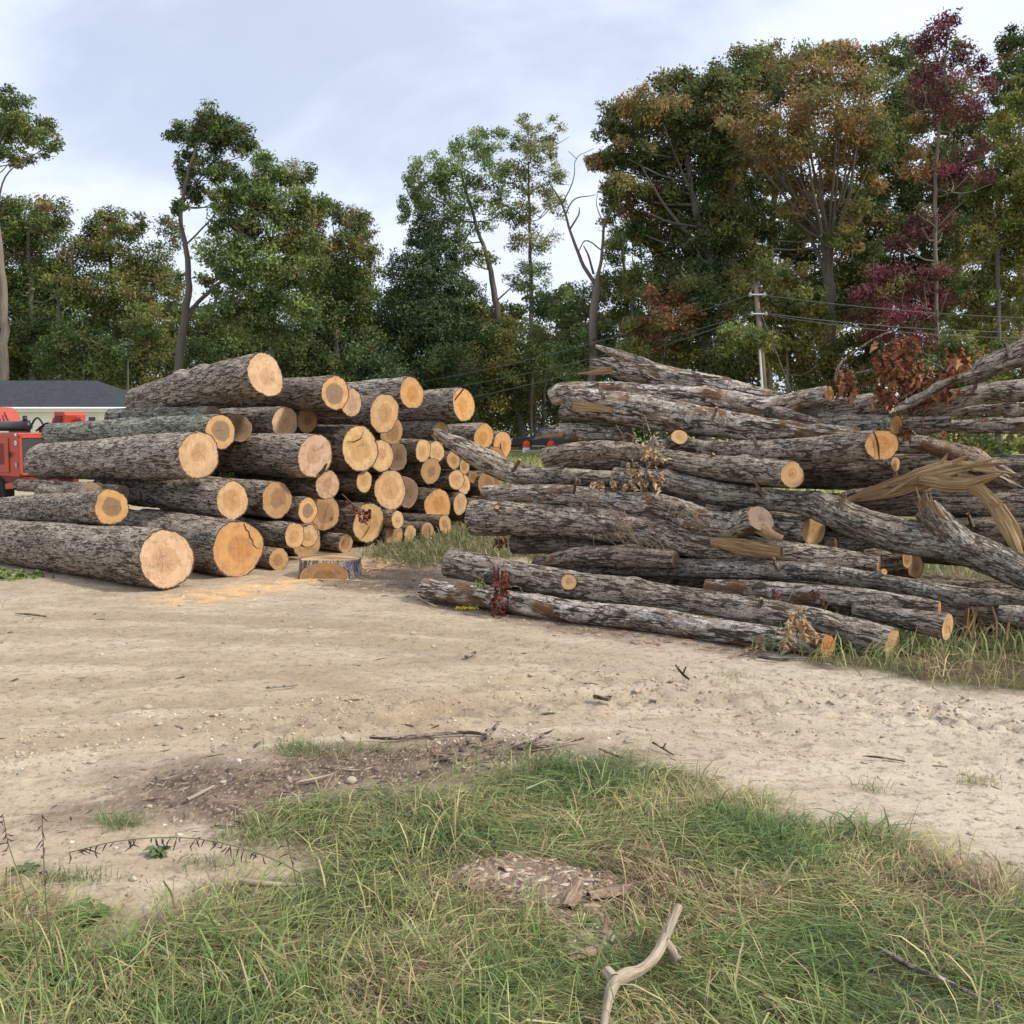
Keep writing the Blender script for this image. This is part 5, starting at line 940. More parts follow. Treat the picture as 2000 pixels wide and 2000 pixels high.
for k, ps in enumerate([[(-.5, .62, cz(842)), (-.2, .7, cz(826)), (.05, .72, cz(836))], [(-.9, .66, cz(843)), (-.6, .7, cz(815)), (-.3, .72, cz(838))], [(.04, .5, cz(925)), (.2, .55, cz(915)), (.3, .6, cz(880)), (.12, .62, cz(850))]]):
    m = MB(); m.tube(spline(np.array(ps), 12), .02, 6); m.build('hose', BLK, chip, smooth=True)
m = MB(); m.box((.10, .62, cz(858)), (.14, .10, .18)); m.build('control_box', BLK, chip, bevel=.01)
for sy in (.05, 1.0):
    m = MB(); m.tube([(-.85, sy - .11, .33), (-.85, sy + .11, .33)], .33, 28); wh = m.build('wheel', RUB, chip, bevel=.03)
    m = MB(); m.tube([(-.85, sy - .125, .33), (-.85, sy + .125, .33)], .17, 20); m.build('rim', DRED, wh)
tag(chip, 'red wood chipper with black muffler and dark radiator at the left edge', 'wood chipper')

# ------------------------------------------------------------------ black pickup parked by the trees, with orange and white barriers before it
CARB = mat_plain('black_car_paint', (.010, .011, .014), .22, .1, spec=.6, coat=.6); CHROME = mat_plain('chrome', (.6, .6, .6), .2, .1, metal=1)
tx0 = P(998, 880, 72); truck = empty('pickup_truck', (tx0[0], 72, 0)); m = MB()
m.prism([(0.05, .45), (.02, .85), (.10, 1.02), (1.45, 1.10), (3.55, 1.10), (5.45, 1.06), (5.5, .55), (5.3, .42), (4.75, .42), (4.7, .6), (4.4, .78), (4.1, .6), (4.05, .42), (1.5, .40), (1.45, .6), (1.12, .78), (.80, .6), (.75, .42)], 0, 1.85); bd = m.build('body', CARB, truck, bevel=.05)
m = MB(); m.prism([(1.35, 1.09), (1.98, 1.68), (2.25, 1.75), (3.25, 1.74), (3.55, 1.09)], .10, 1.75); cab = m.build('cab', CARB, truck, bevel=.04)
m = MB(); m.prism([(1.62, 1.14), (2.05, 1.62), (2.55, 1.66), (2.55, 1.14)], .085, .12); m.build('side_window', mat_plain('window_glass', (.10, .13, .14), .1, .1, spec=.7), cab)
m = MB(); m.prism([(2.65, 1.14), (2.65, 1.66), (3.15, 1.65), (3.35, 1.14)], .085, .12); m.build('side_window', DKGLASS, cab)
m = MB(); m.add([(1.40, .22, 1.13), (1.40, 1.63, 1.13), (1.97, 1.60, 1.66), (1.97, .26, 1.66)], [(0, 1, 2, 3)]); m.build('windshield', DKGLASS, cab)
m = MB(); m.box((1.55, -.08, 1.22), (.10, .18, .16)); m.build('mirror', CHROME, truck, bevel=.03)
m = MB(); m.box((.06, .12, .86), (.10, .24, .18)); m.build('headlight', mat_plain('lamp_glass', (.7, .7, .68), .2, .05), truck, bevel=.02)
for wx in (1.12, 4.4):
    for wy in (.10, 1.75):
        m = MB(); m.tube([(wx, wy - .12, .37), (wx, wy + .12, .37)], .37, 24); wh = m.build('wheel', RUB, truck, bevel=.03)
        m = MB(); m.tube([(wx, wy - .13, .37), (wx, wy + .13, .37)], .21, 18); m.build('rim', mat_plain('wheel_rim', (.35, .35, .35), .35, .1, metal=.8), wh)
m = MB(); m.box((2.6, -.03, .42), (2.3, .10, .06)); m.build('side_step', CHROME, truck)
tag(truck, 'black pickup truck parked beyond the field, seen through the gap between the piles', 'pickup truck')
ORG = mat_plain('orange_plastic', (.75, .10, .02), .5, .1)
for k, (px, lab) in enumerate([(1028, 'orange and white barrier drum by the front wheel of the black pickup'), (1076, 'orange barrier drum by the middle of the black pickup, half behind a log')]):
    c = P(px, 862, 70); dr_ = empty('barrier_drum', (c[0], 70, 0)); prof = [(.27, .02), (.27, .30)]
    m = MB(); m.tube([(0, 0, .02), (0, 0, .08), (0, 0, .34)], [.30, .265, .262], 20); m.build('white_band', WHITE, dr_, smooth=False)
    m = MB(); m.tube([(0, 0, .34), (0, 0, .62), (0, 0, .74), (0, 0, .80)], [.268, .262, .20, .07], 20); top = m.build('drum_body', ORG, dr_)
    m = MB(); m.tube([(-.08, 0, .79), (-.05, 0, .87), (.05, 0, .87), (.08, 0, .79)], .022, 8); m.build('handle', ORG, top)
    tag(dr_, lab, 'barrier drum', 'barrier drums by the pickup')
c = P(1050, 879, 69); m = MB(); m.box((0, 0, .12), (1.7, .10, .14)); bm_ = m.build('timber_beam', mat_plain('pale_timber', (.42, .36, .27), .8, .2), None, (c[0], 69, 0.0), bevel=.01); tag(bm_, 'pale timber beam lying on the grass before the black pickup', 'beam')

# ------------------------------------------------------------------ utility pole and wires
PW = mat_plain('pole_wood', (.20, .155, .115), .85, .35, 4, bump=.3); GAL = mat_plain('galvanised', (.55, .56, .57), .5, .1, metal=.2); WIRE = mat_plain('wire_sheath', (.15, .155, .155), .6, .1)
pd = 53.; ptop = P(1476, 557, pd); pb = P(1505, 898, pd); pb[2] = 0; pole = empty('utility_pole', pb)
L_ = lambda p: np.asarray(p) - pb
m = MB(); m.tube([L_(pb) - [0, 0, .3], L_(pb + (ptop - pb) * .5), L_(ptop)], [.17, .145, .12], 14); m.build('pole', PW, pole, smooth=True)
m = MB(); a = pb + (ptop - pb) * .02 + [-.17, -.12, 0]; b = P(1482, 655, pd) + [-.05, -.14, 0]; m.tube([L_(a), L_(b)], .055, 10); m.build('conduit', WHITE, pole)
for y in (576, 613):
    f = (898 - y) / (898 - 557); c = pb + (ptop - pb) * f; m = MB(); m.tube([L_(c) - [.38, .16, 0], L_(c) + [.38, -.16, 0]], .045, 8); br = m.build('bracket', GAL, pole)
    for s_ in (-.36, .36):
        m = MB(); q_ = L_(c) + [s_, -.16, 0]; m.tube([q_ - [0, 0, .10], q_ - [0, 0, .03], q_ + [0, 0, .03], q_ + [0, 0, .12]], [.05, .085, .085, .04], 12); m.build('insulator', mat_plain('porcelain', (.35, .36, .36), .25, .1), br)
m = MB(); m.tube([L_(ptop) + v for v in ([.05, -.1, -.5], [.30, -.15, -.25], [.12, -.14, .08], [-.16, -.14, .0], [-.30, -.12, -.5])], .025, 6); m.build('jumper_wire', WIRE, pole)
tag(pole, 'leaning wooden utility pole with white conduit rising behind the right pile', 'utility pole')
def wire(p0, p1, sag, lab, r=.018):
    n = 24; t_ = np.linspace(0, 1, n)[:, None]; pts = p0 * (1 - t_) + p1 * t_; pts[:, 2] -= (4 * sag * t_ * (1 - t_))[:, 0]
    m = MB(); m.tube(pts - p0, r, 5); tag(m.build('overhead_wire', WIRE, None, p0, smooth=True), lab, 'wire', 'overhead wires at the utility pole')
wire(P(1464, 576, pd), P(780, 752, 76), .5, 'uppermost wire running from the pole down to the left')
wire(P(1466, 612, pd), P(790, 770, 76), .5, 'middle wire running from the pole down to the left')
wire(P(1468, 616, pd), P(800, 796, 76), .6, 'lowest wire running from the pole down to the left', .022)
wire(P(1490, 576, pd), P(2150, 625, 46), .25, 'uppermost wire running from the pole to the right edge')
wire(P(1490, 611, pd), P(2150, 650, 46), .30, 'middle wire running from the pole to the right edge', .022)
wire(P(1490, 613, pd), P(2150, 660, 46), .40, 'lowest wire running from the pole to the right edge', .022)
wire(P(1482, 600, pd - .1), P(1600, 905, pd - 2), .0, 'guy wire slanting from the pole to the ground on its right', .02)

# ------------------------------------------------------------------ grass
def blades(pts, length, width, seed, pal, lean=(.3, 1.0), flow=None, full=False):
    r_ = np.random.default_rng(seed); n = len(pts); L = length[0] + (length[1] - length[0]) * r_.random(n) ** 1.6; w = width * (.6 + .8 * r_.random(n)) * np.clip(L / .2, .6, 1.4)
    az = r_.random(n) * 2 * np.pi
    if flow is not None:
        p3 = np.column_stack([pts[:, :2] * 1.3, np.zeros(n)]); az = np.where(r_.random(n) < flow, perlin(p3) * 5 + r_.normal(size=n) * .5, az)
    dirv = np.column_stack([np.cos(az), np.sin(az), np.zeros(n)]); ln = lean[0] + (lean[1] - lean[0]) * r_.random(n)
    wa = az + np.pi / 2 + r_.normal(size=n) * .5; wv = np.column_stack([np.cos(wa), np.sin(wa), .25 * r_.normal(size=n)])
    V = []; lv = ((0, .8), (.38, 1.0), (.74, .72)) if full else ((0, .8), (.52, 1.0))
    for t_, wt in lv:
        h = L * (t_ - ln * .48 * t_ ** 2.2) * (1 - .25 * ln); p = pts + dirv * (L * ln * t_ ** 1.5 * .85)[:, None] + np.array([0, 0, 1]) * h[:, None]
        V += [p - wv * (w * wt * .5)[:, None], p + wv * (w * wt * .5)[:, None]]
    h = L * (1 - ln * .56) * (1 - .25 * ln); V.append(pts + dirv * (L * ln * .88)[:, None] + np.array([0, 0, 1]) * h[:, None])
    nv = len(V); V = np.stack(V, 1); b = np.arange(n)[:, None] * nv
    Q = np.concatenate([b + np.array([[0, 1, 3, 2]])] + ([b + np.array([[2, 3, 5, 4]])] if full else [])); T = b + np.array([[nv - 3, nv - 2, nv - 1]])
    pal = np.array(pal); p3 = np.column_stack([pts[:, :2] * 1.6, np.full(n, seed * 1.0)]); patch = np.clip(.5 + fbm(p3, 3) * .9, 0, .999)
    k = np.clip((patch * len(pal) + r_.normal(size=n) * 1.1).astype(int), 0, len(pal) - 1); c = pal[k] * (1 + .18 * r_.normal(size=n))[:, None]; c = np.clip(c, .01, .7)
    return V.reshape(-1, 3), Q, T, np.repeat(np.column_stack([c, np.ones(n)]), nv, axis=0)
def scatter(n, lo, hi, zone_fn, seed):
    r_ = np.random.default_rng(seed); p = np.column_stack([lo[0] + (hi[0] - lo[0]) * r_.random(n), lo[1] + (hi[1] - lo[1]) * r_.random(n)]); m = r_.random(n) < zone_fn(p); p = p[m]
    return np.column_stack([p, ground_z(p) - .004])
GP = [(.13, .19, .075), (.17, .235, .085), (.22, .27, .11), (.28, .31, .13), (.36, .35, .17), (.44, .37, .21), (.36, .26, .15)]
def grass_obj(name, label, parts):
    Vs, Qs, Ts, Cs, b = [], [], [], [], 0
    for V, Q, T, C in parts: Vs.append(V); Qs.append(Q + b); Ts.append(T + b); Cs.append(C); b += len(V)
    tag(link(name, np_mesh(name, np.vstack(Vs), np.vstack(Qs), np.vstack(Ts), {'tint': ('FLOAT_COLOR', np.vstack(Cs))}, mats=(GRASS,), smooth=False)), label, kind='stuff')
def fgz(p): 
    z = zones(p); p3 = np.column_stack([p * 2.4, np.full(len(p), 2.0)]); return z[0] * np.clip(.72 + fbm(p3, 2) * 1.1, .12, 1) * (p[:, 1] < 6.2)
near = scatter(250000, (-2.6, 2.15), (3.6, 5.6), fgz, 21)
k1 = np.random.default_rng(5).random(len(near))
px_left = near[:, 0] < -.2 * near[:, 1]
tall = near[k1 < .05]; mid_ = near[(k1 >= .05) & (k1 < .60)]; low_ = near[k1 >= .60]
fine_tall = scatter(2600, (-2.2, 2.1), (.2, 3.3), lambda p: (zones(p)[0] > .5) * .9, 22)
sparse = scatter(9000, (-2.6, 2.6), (3.6, 5.6), lambda p: np.clip(.10 + .5 * (perlin(np.column_stack([p * 1.9, np.full(len(p), 8.0)])) - .18), 0, .6) * (1 - zones(p)[0]) * (p[:, 0] < 0) * (p[:, 1] < 4.7), 23)
GPS = [(.115, .175, .07), (.155, .23, .075), (.21, .28, .09), (.29, .34, .12), (.41, .39, .17), (.52, .43, .23), (.47, .345, .205), (.30, .22, .14)]
grass_obj('grass', 'matted green and straw coloured grass covering the near edge of the yard', [blades(tall, (.12, .28), .0040, 31, GPS, (.4, 1.0), None, True), blades(mid_, (.09, .225), .0040, 32, GPS, (.95, 1.5), .75), blades(low_, (.04, .12), .0040, 33, GPS[1:], (.9, 1.5), .4), blades(fine_tall, (.12, .27), .0026, 34, [(.32, .38, .13), (.42, .44, .18), (.22, .31, .10)], (.25, .85), None, True), blades(sparse, (.03, .09), .004, 35, GPS[:4], (.4, 1.1))])
rg = scatter(34000, (-1.6, 6.0), (8.0, 12.0), lambda p: zones(p)[0] * (sdf_poly(p, RGT) > -.3) * np.clip(1.5 - (p[:, 1] - 7) * .18, .25, 1), 24)
bt = scatter(34000, (-2.8, 11.0), (1.2, 18.0), lambda p: zones(p)[0] * (p[:, 1] > 10.5) * .5, 25)
grass_obj('grass', 'long tangled grass under and beside the jumbled log pile', [blades(rg, (.10, .36), .006, 36, GPS, (.3, 1.0), .4), blades(bt, (.08, .26), .010, 37, [(.12, .17, .06), (.20, .21, .08), (.28, .26, .12), (.34, .28, .15)], (.3, 1.0))])
fl_ = scatter(12000, (-3, 20), (12, 62), lambda p: zones(p)[0], 26)
grass_obj('grass', 'open grassy field behind the log piles', [blades(fl_, (.12, .32), .05, 38, [(.16, .21, .06), (.24, .25, .09), (.31, .28, .12)], (.2, .9))])
tf_pts = []
r_ = np.random.default_rng(40)
for (x, y, sx, n) in [(585, 1465, 30, 420), (690, 1468, 60, 260), (230, 1612, 26, 260), (1910, 1532, 24, 120), (480, 1640, 40, 180), (120, 1720, 60, 220), (420, 1690, 40, 80), (1430, 1325, 26, 70), (1700, 1545, 22, 60), (500, 1610, 20, 120)]:
    c = np.array([G(x + dx, y + dy)[:2] for dx, dy in zip(r_.normal(size=n) * sx, r_.normal(size=n) * 7)]); tf_pts.append(c)
tp_ = np.vstack(tf_pts); tp_ = np.column_stack([tp_, ground_z(tp_)])
cb = []
for (x, y, n, sz) in [(560, 1585, 34, .11), (620, 1570, 40, .12), (680, 1560, 36, .11), (590, 1605, 30, .10), (740, 1550, 24, .09), (640, 1590, 34, .12), (500, 1625, 16, .08), (1110, 1640, 40, .16), (1160, 1700, 34, .16), (1380, 1700, 40, .17), (1250, 1600, 30, .13), (1500, 1655, 44, .2), (1700, 1640, 40, .2), (1560, 1760, 36, .15), (1850, 1800, 36, .17), (1640, 1900, 40, .17), (1420, 1880, 40, .16), (700, 1900, 40, .18), (450, 1880, 44, .2), (250, 1900, 40, .2), (90, 1860, 40, .2), (900, 1850, 36, .15), (1000, 1930, 40, .17), (1900, 1930, 40, .17), (560, 1960, 44, .2), (1780, 1720, 30, .15), (1330, 1780, 30, .14), (820, 1650, 34, .14), (960, 1600, 34, .13)]:
    c = G(x, y)[:2]; p = c + r_.normal(size=(n, 2)) * .045; p = np.column_stack([p, ground_z(p)]); cb.append(blades(p, (sz * .55, sz * 1.15), .0065, int(x), [(.12, .20, .06), (.165, .255, .07), (.22, .29, .09), (.15, .22, .08)], (.5, 1.25), None, True))
grass_obj('grass', 'broad bladed bright green grass clumps in the near grass', cb)
grass_obj('grass', 'small separate grass tufts dotted over the bare dirt', [blades(tp_, (.03, .11), .005, 41, GP[:5], (.4, 1.0))])

# ------------------------------------------------------------------ litter: gravel, chips, twigs
CHIPM = mat_leaf('litter', 0.0, .85)
def litter(name, label, pts, size, flat, pal, seed, elong=1.0):
    r_ = np.random.default_rng(seed); n = len(pts); s = size[0] + (size[1] - size[0]) * r_.random(n) ** 2.5
    base = np.array([[1, 0, 0], [.1, .9, .1], [-.9, .1, 0], [0, -.9, 0], [.1, .1, .9], [0, 0, -.7]]); tri = np.array([[0, 1, 4], [1, 2, 4], [2, 3, 4], [3, 0, 4], [1, 0, 5], [2, 1, 5], [3, 2, 5], [0, 3, 5]])
    v = base[None] * (.65 + .7 * r_.random((n, 6, 3))); v[:, :, 0] *= elong; v[:, :, 2] *= flat; az = r_.random(n) * 6.28; ca, sa = np.cos(az)[:, None], np.sin(az)[:, None]
    v = np.stack([v[..., 0] * ca - v[..., 1] * sa, v[..., 0] * sa + v[..., 1] * ca, v[..., 2]], -1) * s[:, None, None] + pts[:, None] + np.array([0, 0, 1])[None, None] * (s * flat * .35)[:, None, None]
    pal = np.array(pal); c = pal[r_.integers(0, len(pal), n)] * (1 + .2 * r_.normal(size=n))[:, None]
    me = np_mesh(name, v.reshape(-1, 3), None, (np.arange(n)[:, None, None] * 6 + tri[None]).reshape(-1, 3), {'tint': ('FLOAT_COLOR', np.repeat(np.column_stack([np.clip(c, .01, .8), np.ones(n)]), 6, axis=0))}, mats=(CHIPM,), smooth=name in ('clods', 'gravel'))
    tag(link(name, me), label, kind='stuff')
dirt_f = lambda p: (1 - zones(p)[0]) * np.clip(.35 + 1.6 * perlin(np.column_stack([p * 1.1, np.full(len(p), 4.0)])), .05, 1)
litter('gravel', 'small pale pebbles scattered over the dirt', scatter(6500, (-5, 2.6), (4.5, 10.5), dirt_f, 51), (.004, .020), .7, [(.40, .33, .25), (.47, .40, .31), (.53, .47, .39), (.30, .25, .2)], 52)
litter('debris', 'dark bark crumbs and short twigs strewn over the dirt', scatter(7000, (-5, 2.6), (4.5, 11), dirt_f, 53), (.005, .020), .22, [(.10, .075, .055), (.16, .12, .09), (.22, .16, .11)], 54, 3.4)
litter('debris', 'brown mulch of bark chips along the near grass edge', scatter(42000, (-3.6, 3.2), (1.4, 6.6), lambda p: zones(p)[1] * (p[:, 1] < 6.8) * (zones(p)[3] < .3), 55), (.004, .014), .3, [(.085, .062, .047), (.13, .093, .068), (.19, .14, .10), (.30, .23, .165), (.07, .055, .043)], 56, 4.5)
litter('debris', 'dark bark scraps on the ground between the two piles', scatter(16000, (-3.0, 6.6), (3.0, 12.5), lambda p: zones(p)[1] * (p[:, 1] > 6.8) * .8, 57), (.008, .035), .25, [(.10, .075, .06), (.16, .115, .085), (.25, .14, .085), (.30, .23, .17)], 58, 2.4)
litter('debris', 'crumbled reddish rotten wood chips in the grass', scatter(30000, (-.7, 2.6), (.7, 4.4), lambda p: zones(p)[3], 59), (.004, .013), .45, [(.27, .18, .125), (.38, .28, .20), (.22, .145, .10), (.13, .09, .065), (.46, .37, .29)], 60, 2.6)
litter('sawdust', 'fresh orange sawdust on the ground by the stump', scatter(9000, (-4.2, 9.3), (-.6, 13.5), lambda p: zones(p)[2] * .8, 61), (.006, .022), .3, [(.66, .42, .20), (.74, .52, .28), (.58, .34, .15)], 62, 1.5)

def near_track(p):
    a = np.zeros(len(p))
    for line, (w, dep, kind) in zip(TRACKS[1:4], TRK[1:4]): d, _ = dist_line(p, line); a = np.maximum(a, np.exp(-((np.abs(d) - w * .55) / .07) ** 2))
    return a * np.clip(.5 + 1.5 * perlin(np.column_stack([p * 1.3, np.full(len(p), 6.0)])), 0, 1) * (1 - zones(p)[0])
litter('clods', 'crumbly dirt clods along the tyre ruts', scatter(60000, (-3.5, 4.2), (5.2, 8.2), near_track, 63), (.004, .016), .8, [(.46, .36, .245), (.55, .45, .32), (.40, .31, .215)], 64, 1.0)

# stones
STONE = mat_plain('field_stone', (.46, .39, .30), .85, .35, 30, bump=.4)
stone_me = []
for k in range(4):
    import bmesh
    bm = bmesh.new(); bmesh.ops.create_icosphere(bm, subdivisions=3, radius=1)
    for v in bm.verts: v.co *= 1 + .28 * float(perlin(np.array([[v.co.x * 1.3 + k * 5, v.co.y * 1.3, v.co.z * 1.3]]))[0]) + .1 * float(perlin(np.array([[v.co.x * 4 + k * 5, v.co.y * 4, v.co.z * 4]]))[0])
    me = bpy.data.meshes.new('stone'); bm.to_mesh(me); bm.free(); me.materials.append(STONE); me.polygons.foreach_set('use_smooth', [True] * len(me.polygons)); stone_me.append(me)
SG = 'stones lying on the dirt'
for k, (x, y, w, lab) in enumerate([(288, 1388, 11, 'flat pale stone, largest in the left part of the dirt'), (311, 1412, 8, 'round grey stone just right below the flat pale stone'), (387, 1419, 8, 'stone third along the row right of the flat pale stone'), (405, 1408, 6, 'small stone right above the third stone of the row'), (120, 1437, 8, 'stone near the left edge in line with the row of stones'), (180, 1489, 9, 'whitish rounded stone at the lower left of the dirt'), (140, 1502, 9, 'whitish flat stone left of the whitish rounded one'),
      (356, 1440, 5, 'small stone below the row of stones'), (1243, 1353, 8, 'dark round stone in the wheel rut on the right'), (1308, 1359, 6, 'paler stone right of the dark round one in the rut'), (807, 1238, 7, 'tan stone in the open dirt below the stump'), (353, 1184, 6, 'tan stone just below the thickest front log'), (606, 1228, 5, 'little pale stone in the middle of the far dirt'), (1037, 1322, 6, 'tan stone beside the tyre tread marks'), (292, 1582, 7, 'pale stone at the edge of the brown mulch'), (436, 1530, 7, 'tan stone on the brown mulch'), (686, 1528, 13, 'buried tan stone in the mulch near the grass'), (175, 1618, 6, 'upright pale stone among the small weeds'), (540, 1278, 5, 'small stone in the far thin tyre track')]):
    g = G(x, y); d = g[1]; s = R_of(w, d); o = link('stone', stone_me[k % 4], None, (g[0], g[1], float(ground_z(g[None, :2])[0]) + s * .25)); o.scale = (s, s * .85, s * .55); o.rotation_euler = (0, 0, k * 1.3); tag(o, lab, 'stone', SG)

# fallen sticks
STICK = BARK
def stick(pts, lab, style='smooth', z0=.0, extra=(), name='fallen_stick', f='grey', rough_out=.12):
    """pts: (px, py, half width px, height above ground)"""
    w, r = [], []
    for x, y, hw, h in pts:
        g = G(x, y, h); w.append(g); r.append(max(.003, R_of(hw * .72, g[1])))
    mt = DRIFT if style in ('bleached', 'grey') else None
    o = make_log(w, r, lab, style, f, f, 7, name=name, amp=.003, rough_out=rough_out, cat='stick', mat=mt)
    for ex in extra:
        ww = [G(x, y, h) for x, y, _, h in ex]; rr_ = [max(.003, R_of(hw, g[1])) for (_, _, hw, _), g in zip(ex, ww)]
        make_log(ww, rr_, None, style, f, f, 7, name='side_branch', parent=o, amp=.002, faces=(True, True), mat=mt)
    return o
STYLES['bleached'] = ((1, 1, 1), .12, .0, 30)
stick([(1178, 2040, 10, .05), (1182, 1985, 11, .07), (1196, 1925, 17, .09), (1212, 1908, 22, .10), (1252, 1894, 15, .09), (1282, 1866, 15, .09), (1300, 1828, 14, .10), (1326, 1772, 11, .12)], 'bleached forked branch lying in the grass at the bottom', 'bleached', extra=[[(1298, 1838, 11, .10), (1314, 1860, 10, .07), (1318, 1882, 8, .03)], [(1310, 1862, 6, .06), (1330, 1874, 5, .05)], [(1200, 1915, 14, .10), (1186, 1898, 12, .10)]])
stick([(1718, 1852, 5, .05), (1775, 1885, 9, .05), (1830, 1908, 8, .05), (1868, 1926, 6, .04), (1960, 1972, 4, .03)], 'grey stick lying in the grass at the lower right', 'smooth')
stick([(722, 1441, 3, .02), (770, 1442, 5, .02), (850, 1434, 5, .025), (910, 1430, 5, .02), (958, 1436, 4, .02)], 'long curved brown stick on the mulch edge in the middle', 'brown', extra=[[(948, 1442, 4, .02), (960, 1428, 5, .04), (974, 1412, 3, .07)]])
stick([(1000, 1455, 3, .02), (1040, 1444, 4, .02), (1085, 1424, 2, .05)], 'bent grey twig right of the long curved stick', 'smooth', extra=[[(1055, 1440, 3, .03), (1075, 1436, 2, .03)]])
stick([(1010, 1462, 3, .02), (1060, 1458, 4, .02), (1140, 1442, 3, .03)], 'reddish twig just below the bent grey twig', 'brown')
stick([(1170, 1462, 3, .03), (1215, 1480, 3, .02)], 'short dark twig at the tip of the near grass', 'brown')
stick([(1275, 1450, 3, .03), (1315, 1474, 2, .02)], 'dark twig on the pale dirt right of the grass tip', 'brown', extra=[[(1295, 1462, 2, .02), (1300, 1452, 1.5, .05)]])
stick([(1160, 1360, 6, .02), (1190, 1366, 6, .02)], 'stubby dark stick in the middle of the dirt', 'brown')
stick([(1320, 1300, 3, .10), (1335, 1318, 4, .02), (1345, 1326, 3, .02)], 'small upright forked twig in the dirt below the pile', 'brown', extra=[[(1334, 1316, 2, .03), (1340, 1302, 1.5, .08)]])
stick([(1685, 1476, 2, .02), (1725, 1480, 3, .02), (1768, 1487, 2, .02)], 'straight dark twig on the right of the dirt', 'brown')
stick([(1822, 1496, 3, .02), (1850, 1498, 3, .02)], 'short black stick near the right edge', 'brown')
stick([(910, 1283, 5, .02), (928, 1275, 5, .03)], 'short thick stub lying below the pile left end', 'brown')
stick([(1480, 1283, 3, .02), (1520, 1288, 4, .02), (1580, 1284, 2, .03)], 'flat brown stick under the front log end', 'brown')
stick([(520, 1343, 3, .02), (560, 1340, 3, .02), (582, 1338, 2, .02)], 'thin twig on the far thin tyre track', 'smooth')
stick([(30, 1198, 2, .02), (60, 1200, 3, .02), (90, 1204, 2, .02)], 'dark twig near the left edge below the thickest log', 'brown')
stick([(365, 1562, 4, .03), (390, 1550, 5, .03), (418, 1535, 3, .04)], 'pale stick lying on the brown mulch', 'bleached')
stick([(580, 1528, 3, .02), (620, 1520, 4, .03), (650, 1512, 2, .03)], 'pale thin stick on the mulch near the grass', 'bleached')
stick([(410, 1615, 3, .02), (460, 1612, 4, .02), (530, 1618, 4, .02), (620, 1622, 3, .02)], 'long low grey stick at the left end of the grass', 'smooth')
stick([(470, 1720, 9, .04), (500, 1725, 10, .04), (560, 1728, 6, .03), (600, 1727, 3, .02)], 'weathered splintered wood piece at the grass edge', 'grey', rough_out=.3)
stick([(815, 1165, 2, .04), (845, 1182, 2, .02), (855, 1185, 2, .02)], 'white bent twig at the left end of the front flaky log', 'bleached')
# rotten slabs in the crumbled wood patch
for k, (pl, w, lab) in enumerate([([(905, 1735), (960, 1700), (1040, 1690)], .11, 'pale rotten wood slab at the top of the crumbled patch'), ([(1105, 1775), (1120, 1745), (1130, 1725)], .07, 'grey wood chunk standing in the crumbled patch'), ([(1150, 1752), (1190, 1742), (1235, 1735)], .055, 'grey slab right of the standing wood chunk'), ([(1110, 1872), (1140, 1862), (1170, 1855)], .04, 'pale bark scrap below the crumbled patch')]):
    pts = [G(x, y, .03) for x, y in pl]; e = empty('rotten_wood', pts[1] * np.array([1, 1, 0])); strip('slab', pts, [w * .7, w, w * .6], .016, e, np.array(pts[1] * np.array([1, 1, 0])), 11 + k, .3, ROTM, 0.0); tag(e, lab, 'wood slab')

# ------------------------------------------------------------------ dead leaves hanging on the right pile
def leaf_mesh(k):
    r_ = np.random.default_rng(k); out = [(0, 0, 0)]; n = 6; L = []; R = []
    for i in range(1, n):
        t_ = i / n; w = .21 * math.sin(math.pi * t_ ** .8) * (1.25 if i % 2 else .7) * (1 + .2 * r_.normal()); z = -.55 * t_ ** 2 + .14 * r_.normal(); L.append((t_, w, z + .75 * w + .1 * r_.normal() * w)); R.append((t_ + .03, -w, z + .8 * w)); out.append((t_, 0, z - .08))
    out.append((1, 0, -.42)); v = out + L + R; f = []
    m = n + 1
    for i in range(n - 1):
        c0, c1 = i + 1, i + 2
        f += [(c0, c1, m + i + 1, m + i) if i < n - 2 else (c0, c1, m + i), (c1, c0, m + n - 1 + i, m + n + i) if i < n - 2 else (c1, c0, m + n - 1 + i)]
    f += [(0, 1, m), (1, 0, m + n - 1)]
    return v, f
LM = {}
def get_leaf(kind, pal, k):
    key = (kind, k)
    if key not in LM:
        v, f = leaf_mesh(k + 3); me = bpy.data.meshes.new('leaf'); me.from_pydata(v, [], f); c = pal[k % len(pal)]
        a = me.attributes.new('tint', 'FLOAT_COLOR', 'POINT'); a.data.foreach_set('color', list(c + (1,)) * len(v)); me.materials.append(DEADLEAF); LM[key] = me
    return LM[key]
DP = {'russet': [(.20, .075, .035), (.27, .11, .05), (.15, .055, .03), (.33, .155, .075)], 'tan': [(.48, .33, .18), (.40, .26, .13), (.30, .18, .09), (.54, .40, .24)], 'wine': [(.15, .045, .028), (.20, .065, .038), (.11, .036, .025)], 'green': [(.13, .21, .05), (.20, .27, .07)]}
